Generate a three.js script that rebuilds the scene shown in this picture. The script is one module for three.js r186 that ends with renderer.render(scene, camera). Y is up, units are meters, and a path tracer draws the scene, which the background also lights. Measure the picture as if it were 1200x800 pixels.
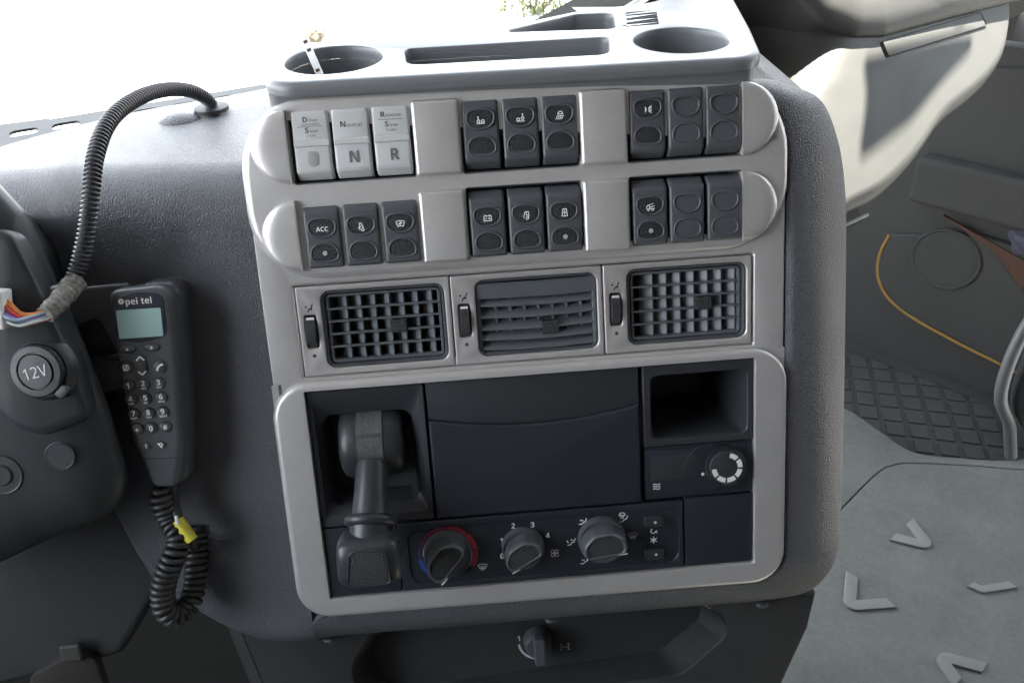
import * as THREE from 'three';
import { mergeGeometries, mergeVertices, toCreasedNormals } from 'three/addons/utils/BufferGeometryUtils.js';
import { RoundedBoxGeometry } from 'three/addons/geometries/RoundedBoxGeometry.js';

// ---------------------------------------------------------------- camera, sky, sun, exposure
const scene = new THREE.Scene();
const D2R = Math.PI / 180;
const TILT = 22 * D2R, ORG = new THREE.Vector3(0, 0.75, 0);          // the fascia leans back by TILT
const qF = new THREE.Quaternion().setFromAxisAngle(new THREE.Vector3(1, 0, 0), -TILT);
const dirF = (x, y, z) => new THREE.Vector3(x, y, z).applyQuaternion(qF);
const F = (u, v, w = 0) => new THREE.Vector3(u, v, w).multiplyScalar(0.001).applyQuaternion(qF).add(ORG);   // fascia millimetres to world

const camera = new THREE.PerspectiveCamera(2 * Math.atan(400 / 950) / D2R, 1.5, 0.02, 400);
camera.position.copy(F(-34.31, 74.33, 519.01));
camera.up.copy(dirF(0.07416, 0.97243, -0.2211));
camera.lookAt(camera.position.clone().add(dirF(0.04181, -0.22455, -0.97357)));

{
  const W = 256, H = 128, d = new Float32Array(W * H * 4);
  for (let y = 0; y < H; y++) for (let x = 0; x < W; x++) {
    const el = ((y + 0.5) / H - 0.5) * Math.PI, h = Math.max(0, Math.sin(el)), i = (y * W + x) * 4;
    const k = Math.pow(1 - h, 2.5);
    d[i] = 0.40 + 0.32 * k; d[i + 1] = 0.455 + 0.28 * k; d[i + 2] = 0.52 + 0.22 * k; d[i + 3] = 1;
  }
  const t = new THREE.DataTexture(d, W, H, THREE.RGBAFormat, THREE.FloatType);
  t.mapping = THREE.EquirectangularReflectionMapping; t.magFilter = t.minFilter = THREE.LinearFilter; t.needsUpdate = true;
  scene.background = t; scene.environment = t;
  scene.backgroundIntensity = 1.0; scene.environmentIntensity = 1.0;
}
const SUN = new THREE.Vector3(0.40, 0.82, -0.40).normalize();
const sun = new THREE.DirectionalLight(new THREE.Color(1, 0.94, 0.83), 5);
sun.position.copy(SUN).multiplyScalar(6).add(new THREE.Vector3(0, 0.7, 0));
sun.target.position.set(0, 0.7, 0);
sun.castShadow = true; sun.shadow.radius = 1; sun.shadow.mapSize.set(2048, 2048);
Object.assign(sun.shadow.camera, { left: -3, right: 3, top: 3, bottom: -3, near: 0.1, far: 20 });
scene.add(sun, sun.target);

const renderer = new THREE.WebGLRenderer({ antialias: true });
renderer.setSize(1024, 682);
renderer.toneMapping = THREE.LinearToneMapping;
renderer.toneMappingExposure = 14.2;
renderer.shadowMap.enabled = true;

// ---------------------------------------------------------------- helpers
let seed = 7;
const rnd = () => { seed = (seed * 1664525 + 1013904223) >>> 0; return seed / 4294967296; };
const lerp = (a, b, t) => a + (b - a) * t, clamp = (x, a, b) => Math.min(b, Math.max(a, x));
const smooth = (a, b, x) => { const t = clamp((x - a) / (b - a), 0, 1); return t * t * (3 - 2 * t); };
const table = (pts, x) => {                                          // smooth curve through [x, y] pairs
  const n = pts.length; if (x <= pts[0][0]) return pts[0][1]; if (x >= pts[n - 1][0]) return pts[n - 1][1];
  let i = 0; while (x > pts[i + 1][0]) i++;
  const sl = (k) => (pts[k + 1][1] - pts[k][1]) / (pts[k + 1][0] - pts[k][0]), tg = (k) => k <= 0 ? sl(0) : k >= n - 1 ? sl(n - 2) : (sl(k - 1) + sl(k)) / 2;
  const h = pts[i + 1][0] - pts[i][0], t = (x - pts[i][0]) / h, t2 = t * t, t3 = t2 * t;
  return (2 * t3 - 3 * t2 + 1) * pts[i][1] + (t3 - 2 * t2 + t) * h * tg(i) + (-2 * t3 + 3 * t2) * pts[i + 1][1] + (t3 - t2) * h * tg(i + 1);
};
const used = new Map();
function numbered(n) { const k = (used.get(n) ?? -1) + 1; used.set(n, k); return k ? n + '_' + String(k).padStart(3, '0') : n; }
function shadows(o) { o.castShadow = o.receiveShadow = true; return o; }
function boxUV(g) {                                                  // uv in metres from the face the normal points to
  const p = g.attributes.position, n = g.attributes.normal, uv = new Float32Array(p.count * 2);
  for (let i = 0; i < p.count; i++) {
    const ax = Math.abs(n.getX(i)), ay = Math.abs(n.getY(i)), az = Math.abs(n.getZ(i));
    let a, b;
    if (az >= ax && az >= ay) { a = p.getX(i); b = p.getY(i); } else if (ax >= ay) { a = p.getZ(i); b = p.getY(i); } else { a = p.getX(i); b = p.getZ(i); }
    uv[2 * i] = a; uv[2 * i + 1] = b;
  }
  g.setAttribute('uv', new THREE.BufferAttribute(uv, 2));
  return g;
}
function prep(geos, mm = true) {
  const list = (Array.isArray(geos) ? geos : [geos]).map((g) => {
    const keep = g.userData.keepUV;
    let h = g.index ? g.toNonIndexed() : g.clone();
    for (const k of Object.keys(h.attributes)) if (!['position', 'normal', 'uv'].includes(k)) h.deleteAttribute(k);
    if (mm) h.scale(0.001, 0.001, 0.001);
    if (!h.attributes.normal) h.computeVertexNormals();
    if (!keep) boxUV(h);
    return h;
  });
  return list.length > 1 ? mergeGeometries(list) : list[0];
}
function mesh(name, geos, mat, parent, pos, mm = true) {
  const m = shadows(new THREE.Mesh(prep(geos, mm), mat));
  m.name = numbered(name);
  if (pos) m.position.set(pos[0], pos[1], pos[2]).multiplyScalar(mm ? 0.001 : 1);
  if (parent) parent.add(m);
  return m;
}
function group(name, parent, pos = [0, 0, 0]) {                      // a part that has sub-parts
  const g = new THREE.Group(); g.name = numbered(name);
  g.position.set(pos[0], pos[1], pos[2]).multiplyScalar(0.001); parent.add(g); return g;
}
function thing(name, label, category, grp) {                         // a top-level group
  const g = new THREE.Group(); g.name = numbered(name); g.userData = { label, category };
  if (grp) g.userData.group = grp;
  scene.add(g); return g;
}
function faceThing(name, label, category, u, v, w) {                 // ... standing in the fascia frame
  const g = thing(name, label, category); g.position.copy(F(u, v, w)); g.quaternion.copy(qF); return g;
}
function copyPart(p, pos) {
  const c = p.clone(); c.name = numbered(p.name.replace(/_\d\d\d$/, ''));
  c.traverse((o) => { if (o !== c) o.name = numbered(o.name.replace(/_\d\d\d$/, '')); });
  c.position.set(pos[0], pos[1], pos[2]).multiplyScalar(0.001); p.parent.add(c); return c;
}
function struct(name, geos, mat, mm = false) { const m = mesh(name, geos, mat, scene, null, mm); m.userData = { kind: 'structure' }; return m; }

const V2 = (x, y) => new THREE.Vector2(x, y);
function rrectPts(x0, y0, x1, y1, r, n = 6) {
  const p = [], c = [[x1 - r, y0 + r, -90], [x1 - r, y1 - r, 0], [x0 + r, y1 - r, 90], [x0 + r, y0 + r, 180]];
  for (const [cx, cy, a0] of c) for (let i = 0; i <= n; i++) { const a = (a0 + 90 * i / n) * D2R; p.push([cx + r * Math.cos(a), cy + r * Math.sin(a)]); }
  return p;
}
function roundPoly(pts, n = 6) {                                     // pts: [x, y, r]
  const out = [], N = pts.length;
  for (let i = 0; i < N; i++) {
    const [x, y, r = 0] = pts[i], a = pts[(i + N - 1) % N], b = pts[(i + 1) % N];
    if (r < 0.01) { out.push([x, y]); continue; }
    const va = V2(a[0] - x, a[1] - y), vb = V2(b[0] - x, b[1] - y), la = va.length(), lb = vb.length();
    va.normalize(); vb.normalize();
    const half = Math.acos(clamp(va.dot(vb), -0.9999, 0.9999)) / 2, t = Math.min(r / Math.tan(half), la * 0.49, lb * 0.49);
    const p0 = V2(x, y).addScaledVector(va, t), p2 = V2(x, y).addScaledVector(vb, t);
    for (let k = 0; k <= n; k++) { const s = k / n, w = 0.5 * (1 / Math.max(Math.sin(half), 0.3)), den = (1 - s) ** 2 + 2 * s * (1 - s) * Math.sin(half) + s * s;
      out.push([((1 - s) ** 2 * p0.x + 2 * s * (1 - s) * Math.sin(half) * x + s * s * p2.x) / den, ((1 - s) ** 2 * p0.y + 2 * s * (1 - s) * Math.sin(half) * y + s * s * p2.y) / den]); }
  }
  return out;
}
const shapeOf = (pts, holes = []) => ({ pts, holes });
const ellPts = (cx, cy, rx, ry, n = 32) => [...Array(n)].map((_, i) => [cx + rx * Math.cos(2 * Math.PI * i / n), cy + ry * Math.sin(2 * Math.PI * i / n)]);
function offsetLeft(p, k) {                                          // move a contour towards its left side
  const n = p.length, out = [];
  for (let i = 0; i < n; i++) {
    const a = p[(i + n - 1) % n], b = p[i], c = p[(i + 1) % n];
    let ax = b[0] - a[0], ay = b[1] - a[1], bx = c[0] - b[0], by = c[1] - b[1]; const la = Math.hypot(ax, ay) || 1e-9, lb = Math.hypot(bx, by) || 1e-9;
    const nx = -(ay / la + by / lb), ny = ax / la + bx / lb, l2 = nx * nx + ny * ny, m = Math.min(2 / Math.max(l2, 1e-6), 2.2);
    out.push([b[0] + nx * m * k, b[1] + ny * m * k]);
  }
  for (let i = 0; i < n; i++) {                                      // collapse corners that the offset turned inside out
    const j = (i + 1) % n, d = (p[j][0] - p[i][0]) * (out[j][0] - out[i][0]) + (p[j][1] - p[i][1]) * (out[j][1] - out[i][1]);
    if (d < 0) { let s = i, e = j, g = 0; const flip = (q) => { const r = (q + 1) % n; return (p[r][0] - p[q][0]) * (out[r][0] - out[q][0]) + (p[r][1] - p[q][1]) * (out[r][1] - out[q][1]) < 0; };
      while (g++ < n && flip((s + n - 1) % n)) s = (s + n - 1) % n; while (g++ < n && flip(e)) e = (e + 1) % n;
      let x = 0, y = 0, c = 0; for (let q = s; ; q = (q + 1) % n) { x += out[q][0]; y += out[q][1]; c++; if (q === e) break; }
      for (let q = s; ; q = (q + 1) % n) { out[q] = [x / c, y / c]; if (q === e) break; } }
  }
  return out;
}
const area2 = (p) => { let a = 0; for (let i = 0; i < p.length; i++) { const q = p[(i + 1) % p.length]; a += p[i][0] * q[1] - q[0] * p[i][1]; } return a; };
function ext(shape, z0, z1, bevel = 0, seg = 3, crease = 0.5, holeK = 1) {      // from z0 up to z1, front edges rounded inside the outline
  const fix = (p, ccw) => { const q = p.filter((v, i) => { const w = p[(i + 1) % p.length]; return Math.hypot(v[0] - w[0], v[1] - w[1]) > 1e-4; }); return (area2(q) > 0) === ccw ? q : q.reverse(); };
  const cs = [fix(shape.pts, true), ...shape.holes.map((h) => fix(h, false))], steps = [[0, z0]];
  if (!bevel) steps.push([0, z1]); else for (let k = 0; k <= seg; k++) { const a = k / seg * Math.PI / 2; steps.push([bevel * (1 - Math.cos(a)), z1 - bevel + bevel * Math.sin(a)]); }
  const gs = [], tops = [];
  for (const c of cs) { const f = c === cs[0] ? 1 : holeK, rings = steps.map(([k, z]) => at(k ? offsetLeft(c, k * f) : c, z)); tops.push(rings[rings.length - 1]); gs.push(loft(rings, { crease: 0 })); }
  const v = tops.map((t) => t.map((q) => V2(q[0], q[1]))), tri = THREE.ShapeUtils.triangulateShape(v[0], v.slice(1)), all = tops.flat(), pos = [];
  for (const t of tri) for (const i of t) pos.push(...all[i]);
  const cap = new THREE.BufferGeometry(); cap.setAttribute('position', new THREE.Float32BufferAttribute(pos, 3));
  const clean = (g) => { const h = g.index ? g.toNonIndexed() : g; for (const k of Object.keys(h.attributes)) if (k !== 'position') h.deleteAttribute(k); return h; };
  return toCreasedNormals(mergeGeometries([...gs.map(clean), cap]), crease);
}
function loft(rings, { close = true, cap0 = false, cap1 = false, crease = 0.6 } = {}) {
  const n = rings[0].length, pos = [], idx = [];
  for (const r of rings) for (const q of r) pos.push(q[0], q[1], q[2]);
  for (let i = 0; i + 1 < rings.length; i++) for (let j = 0; j < (close ? n : n - 1); j++) {
    const a = i * n + j, b = i * n + (j + 1) % n, c = a + n, d = b + n; idx.push(a, b, d, a, d, c);
  }
  const cap = (k, flip) => {
    const ctr = [0, 0, 0]; for (const q of rings[k]) for (let t = 0; t < 3; t++) ctr[t] += q[t] / n;
    pos.push(...ctr); const ci = pos.length / 3 - 1;
    for (let j = 0; j < n; j++) { const a = k * n + j, b = k * n + (j + 1) % n; flip ? idx.push(ci, b, a) : idx.push(ci, a, b); }
  };
  if (cap0) cap(0, true); if (cap1) cap(rings.length - 1, false);
  const g = new THREE.BufferGeometry(); g.setAttribute('position', new THREE.Float32BufferAttribute(pos, 3)); g.setIndex(idx);
  return crease ? toCreasedNormals(g, crease) : (g.computeVertexNormals(), g);
}
const at = (pts, z) => pts.map(([x, y]) => [x, y, z]);
const inset = (pts, k) => { let cx = 0, cy = 0; for (const [x, y] of pts) { cx += x / pts.length; cy += y / pts.length; } return pts.map(([x, y]) => { const dx = x - cx, dy = y - cy, l = Math.hypot(dx, dy) || 1; return [x - dx / l * k, y - dy / l * k]; }); };
const box = (x0, y0, z0, x1, y1, z1) => { const g = new THREE.BoxGeometry(x1 - x0, y1 - y0, z1 - z0); g.translate((x0 + x1) / 2, (y0 + y1) / 2, (z0 + z1) / 2); return g; };
const rbox = (x0, y0, z0, x1, y1, z1, r, s = 2) => { const g = new RoundedBoxGeometry(x1 - x0, y1 - y0, z1 - z0, s, r); g.translate((x0 + x1) / 2, (y0 + y1) / 2, (z0 + z1) / 2); return g; };
const curve = (pts, closed = false) => new THREE.CatmullRomCurve3(pts.map((q) => new THREE.Vector3(...q)), closed, 'centripetal');
const tube = (pts, r, seg = 40, rad = 8, closed = false) => new THREE.TubeGeometry(curve(pts, closed), seg, r, rad, closed);
const disc = (r, z0, z1, n = 40) => { const g = new THREE.CylinderGeometry(r, r, z1 - z0, n); g.rotateX(Math.PI / 2); g.translate(0, 0, (z0 + z1) / 2); return g; };
const lathe = (pts, n = 40) => { const g = new THREE.LatheGeometry(pts.map(([r, z]) => V2(r, z)), n); g.rotateX(Math.PI / 2); return toCreasedNormals(g, 0.7); };   // axis along +z

// ---------------------------------------------------------------- textures (what surfaces are made of)
function dataTex(n, fn, tile, srgb = false) {                        // fn(x, y) -> [0..1] or [r, g, b]; tile in metres
  const d = new Uint8Array(n * n * 4);
  for (let y = 0; y < n; y++) for (let x = 0; x < n; x++) {
    const v = fn(x / n, y / n, x, y), i = (y * n + x) * 4;
    for (let c = 0; c < 3; c++) d[i + c] = clamp((Array.isArray(v) ? v[c] : v) * 255, 0, 255);
    d[i + 3] = 255;
  }
  const t = new THREE.DataTexture(d, n, n); t.wrapS = t.wrapT = THREE.RepeatWrapping; t.magFilter = t.minFilter = THREE.LinearFilter;
  t.repeat.set(1 / tile, 1 / tile); if (srgb) t.colorSpace = THREE.SRGBColorSpace; t.needsUpdate = true; return t;
}
function worley(cells, jitter = 0.9) {                               // tiling F1, F2
  const px = [], py = []; for (let i = 0; i < cells * cells; i++) { px.push(0.5 + (rnd() - 0.5) * jitter); py.push(0.5 + (rnd() - 0.5) * jitter); }
  return (u, v) => {
    const x = u * cells, y = v * cells, ix = Math.floor(x), iy = Math.floor(y); let a = 9, b = 9;
    for (let dy = -1; dy <= 1; dy++) for (let dx = -1; dx <= 1; dx++) {
      const k = ((iy + dy + cells) % cells) * cells + ((ix + dx + cells) % cells), d = Math.hypot(ix + dx + px[k] - x, iy + dy + py[k] - y);
      if (d < a) { b = a; a = d; } else if (d < b) b = d;
    }
    return [a, b];
  };
}
function valueNoise(cells) {
  const g = []; for (let i = 0; i < cells * cells; i++) g.push(rnd());
  return (u, v) => { const x = u * cells, y = v * cells, ix = Math.floor(x), iy = Math.floor(y), fx = x - ix, fy = y - iy, sx = fx * fx * (3 - 2 * fx), sy = fy * fy * (3 - 2 * fy), G = (a, b) => g[((b % cells + cells) % cells) * cells + (a % cells + cells) % cells];
    return lerp(lerp(G(ix, iy), G(ix + 1, iy), sx), lerp(G(ix, iy + 1), G(ix + 1, iy + 1), sx), sy); };
}
const w1 = worley(44), w2 = worley(90), n8 = valueNoise(8), n30 = valueNoise(30), n120 = valueNoise(120), n256 = valueNoise(256);
const leatherTex = dataTex(1024, (u, v) => {
  const du = (n30(u, v) - 0.5) * 0.02, dv = (n30(v, u) - 0.5) * 0.02, [a, b] = w1(u + du + 1, v + dv + 1), [c, d] = w2(u + 1, v + 1);
  return 0.70 * smooth(0.0, 0.42, b - a) + 0.18 * smooth(0, 0.5, d - c) + 0.12 * n120(u, v);
}, 0.086);
const grainTex = dataTex(512, (u, v) => 0.55 * n256(u, v) + 0.3 * n120(u, v) + 0.15 * rnd(), 0.09);
const knurlTex = dataTex(64, (u, v) => { const a = Math.abs(((u + v) * 1) % 1 - 0.5) * 2, b = Math.abs(((u - v + 1) * 1) % 1 - 0.5) * 2; return smooth(0.15, 0.75, Math.min(a, b)); }, 0.0021);
const wearTex = (r, g, b, amp, tile = 0.12) => dataTex(256, (u, v) => { const k = 1 + amp * ((n8(u, v) - 0.5) * 0.9 + (n30(u, v) - 0.5) * 0.6 + (n120(u, v) - 0.5) * 0.9 + (rnd() - 0.5) * 0.5); return [r * k, g * k, b * k]; }, tile);
const roughTex = dataTex(512, (u, v) => 0.78 + 0.22 * (0.5 * n8(u, v) + 0.3 * n30(u, v) + 0.2 * n120(u, v)), 0.17);

const std = (c, rough, o = {}) => new THREE.MeshStandardMaterial({ color: new THREE.Color().setRGB(...c), roughness: rough, side: THREE.DoubleSide, ...o });
const phy = (c, rough, o = {}) => new THREE.MeshPhysicalMaterial({ color: new THREE.Color().setRGB(...c), roughness: rough, side: THREE.DoubleSide, ...o });
const M = {
  fascia: std([1, 1, 1], 0.44, { metalness: 0.5, map: wearTex(0.62, 0.60, 0.60, 0.05), bumpMap: grainTex, bumpScale: 0.00004, roughnessMap: roughTex }),
  ventPlate: std([1, 1, 1], 0.46, { metalness: 0.5, map: wearTex(0.57, 0.545, 0.545, 0.05), bumpMap: grainTex, bumpScale: 0.00003, roughnessMap: roughTex }),
  pad: std([0.100, 0.104, 0.118], 0.48, { bumpMap: leatherTex, bumpScale: 0.00055, roughnessMap: roughTex }),
  tray: std([0.17, 0.178, 0.19], 0.42, { bumpMap: grainTex, bumpScale: 0.00004, roughnessMap: roughTex }),
  switchBody: std([0.085, 0.091, 0.103], 0.42, { bumpMap: grainTex, bumpScale: 0.00002, roughnessMap: roughTex }),
  knurl: std([0.032, 0.034, 0.038], 0.5, { bumpMap: knurlTex, bumpScale: 0.0005 }),
  whiteKey: std([0.60, 0.60, 0.615], 0.42, { bumpMap: grainTex, bumpScale: 0.00002 }),
  whiteInset: std([0.63, 0.64, 0.65], 0.35),
  greyLetter: std([0.26, 0.26, 0.27], 0.5),
  panel: std([0.023, 0.026, 0.036], 0.42, { bumpMap: grainTex, bumpScale: 0.00003, roughnessMap: roughTex }),
  panelGrey: std([0.034, 0.036, 0.043], 0.46, { bumpMap: grainTex, bumpScale: 0.00004, roughnessMap: roughTex }),
  vent: std([0.11, 0.12, 0.135], 0.4, { roughnessMap: roughTex }),
  fin: std([0.15, 0.165, 0.185], 0.4),  // lighter than the slats, standing in for light falling on the fins
  dark: std([0.036, 0.037, 0.041], 0.7),
  black: std([0.018, 0.018, 0.020], 0.55, { bumpMap: grainTex, bumpScale: 0.00004 }),
  lower: std([0.032, 0.0325, 0.035], 0.75, { bumpMap: leatherTex, bumpScale: 0.0001, roughnessMap: roughTex }),
  lever: std([0.034, 0.037, 0.042], 0.42, { bumpMap: grainTex, bumpScale: 0.00002, roughnessMap: roughTex }),
  worn: std([1, 1, 1], 0.45, { map: dataTex(256, (u, v) => { const k = 0.55 + 0.5 * n120(u, v * 0.1) + 0.35 * (n30(u, v) - 0.5) + 0.25 * (rnd() - 0.5); return [0.125 * k, 0.125 * k, 0.132 * k]; }, 0.024), bumpMap: grainTex, bumpScale: 0.00006 }),
  phone: std([0.088, 0.091, 0.101], 0.42, { bumpMap: grainTex, bumpScale: 0.00003, roughnessMap: roughTex }),
  phoneKey: std([0.085, 0.086, 0.094], 0.35),
  lens: std([0.030, 0.034, 0.050], 0.22),
  lcd: std([0.40, 0.60, 0.58], 0.3),
  cable: std([0.030, 0.030, 0.033], 0.42),
  conduit: std([0.055, 0.056, 0.062], 0.38),
  white: std([0.78, 0.78, 0.76], 0.5), tape: std([1, 1, 1], 0.8, { map: wearTex(0.22, 0.21, 0.19, 0.8, 0.02), bumpMap: grainTex, bumpScale: 0.0002 }),
  yellow: std([0.68, 0.62, 0.06], 0.5), orange: std([0.80, 0.28, 0.08], 0.45), red: std([0.62, 0.06, 0.06], 0.45), purple: std([0.30, 0.14, 0.48], 0.45), blue: std([0.35, 0.50, 0.62], 0.45),
  column: std([0.030, 0.034, 0.038], 0.48, { bumpMap: grainTex, bumpScale: 0.00005, roughnessMap: roughTex }),
  passenger: std([0.044, 0.0455, 0.042], 0.6, { bumpMap: grainTex, bumpScale: 0.00006, roughnessMap: roughTex }),
  sunlitEdge: std([0.22, 0.22, 0.21], 0.4),  // pale colour stands in for sun on the shelf edge
  floor: std([1, 1, 1], 0.7, { map: wearTex(0.112, 0.115, 0.105, 0.2, 0.6), bumpMap: leatherTex, bumpScale: 0.00016 }),
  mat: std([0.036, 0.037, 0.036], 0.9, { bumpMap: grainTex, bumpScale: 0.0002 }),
  door: std([0.032, 0.0325, 0.032], 0.85, { bumpMap: leatherTex, bumpScale: 0.00012 }),
  trimYellow: std([0.20, 0.115, 0.025], 0.5), brown: std([0.05, 0.022, 0.012], 0.7), cloth: std([0.05, 0.048, 0.075], 0.9),
  chevron: std([0.175, 0.178, 0.167], 0.6, { bumpMap: grainTex, bumpScale: 0.00008 }),
  bracket: std([0.11, 0.112, 0.116], 0.5, { bumpMap: grainTex, bumpScale: 0.00004 }),
  cab: std([0.10, 0.10, 0.10], 0.8), cabDark: std([0.06, 0.06, 0.06], 0.8), body: std([0.55, 0.55, 0.55], 0.4),
  ground: std([1, 1, 1], 0.95, { map: wearTex(0.42, 0.41, 0.39, 0.3, 4) }),
  cowl: std([0.035, 0.035, 0.038], 0.6), steel: std([0.35, 0.34, 0.33], 0.5, { metalness: 0.6 }),
  pane: new THREE.MeshPhysicalMaterial({ color: 0xffffff, transmission: 1, thickness: 0, roughness: 0.02, ior: 1.5, side: THREE.DoubleSide }),
  twig: std([0.16, 0.13, 0.09], 0.9), leaf: std([0.08, 0.10, 0.04], 0.8),
};

// ---------------------------------------------------------------- flat print: one atlas of transparent cells
const ATL = 2048, CELL = 128, cv = document.createElement('canvas'); cv.width = cv.height = ATL;
const cx = cv.getContext('2d'); const taken = [];
const printTex = new THREE.CanvasTexture(cv); printTex.colorSpace = THREE.SRGBColorSpace; printTex.magFilter = THREE.LinearFilter;
M.print = new THREE.MeshStandardMaterial({ map: printTex, transparent: true, roughness: 0.6, side: THREE.DoubleSide });
function decal(name, w, h, draw, parent, pos, span = 1) {             // draw in a 100 x 100 square, y down
  const per = ATL / CELL; let c = 0, r = 0, S = CELL * span;
  search: for (r = 0; r + span <= per; r++) for (c = 0; c + span <= per; c++) { let ok = true; for (let y = 0; y < span && ok; y++) for (let x = 0; x < span; x++) if (taken[(r + y) * per + c + x]) { ok = false; break; } if (ok) break search; }
  for (let y = 0; y < span; y++) for (let x = 0; x < span; x++) taken[(r + y) * per + c + x] = 1;
  cx.save(); cx.beginPath(); cx.rect(c * CELL, r * CELL, S, S); cx.clip(); cx.translate(c * CELL, r * CELL); cx.scale(S / 100, S / 100);
  cx.fillStyle = cx.strokeStyle = '#f2f2f0'; cx.lineWidth = 7; cx.lineCap = 'round'; cx.lineJoin = 'round'; cx.textAlign = 'center'; cx.textBaseline = 'middle';
  draw(cx); cx.restore();
  const g = new THREE.PlaneGeometry(w, h), uv = g.attributes.uv, e = 1 / ATL;
  for (let i = 0; i < uv.count; i++) uv.setXY(i, (c * CELL + e + uv.getX(i) * S) / ATL, 1 - (r * CELL + (1 - uv.getY(i)) * S) / ATL);
  g.userData.keepUV = true;
  return mesh(name, g, M.print, parent, pos);
}
const line = (c, ...p) => { c.beginPath(); c.moveTo(p[0], p[1]); for (let i = 2; i < p.length; i += 2) c.lineTo(p[i], p[i + 1]); c.stroke(); };
const circ = (c, x, y, r, fill) => { c.beginPath(); c.arc(x, y, r, 0, 7); fill ? c.fill() : c.stroke(); };
const text = (s, size = 60, weight = 'bold') => (c) => { c.font = weight + ' ' + size + 'px sans-serif'; c.fillText(s, 50, 52); };
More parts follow.
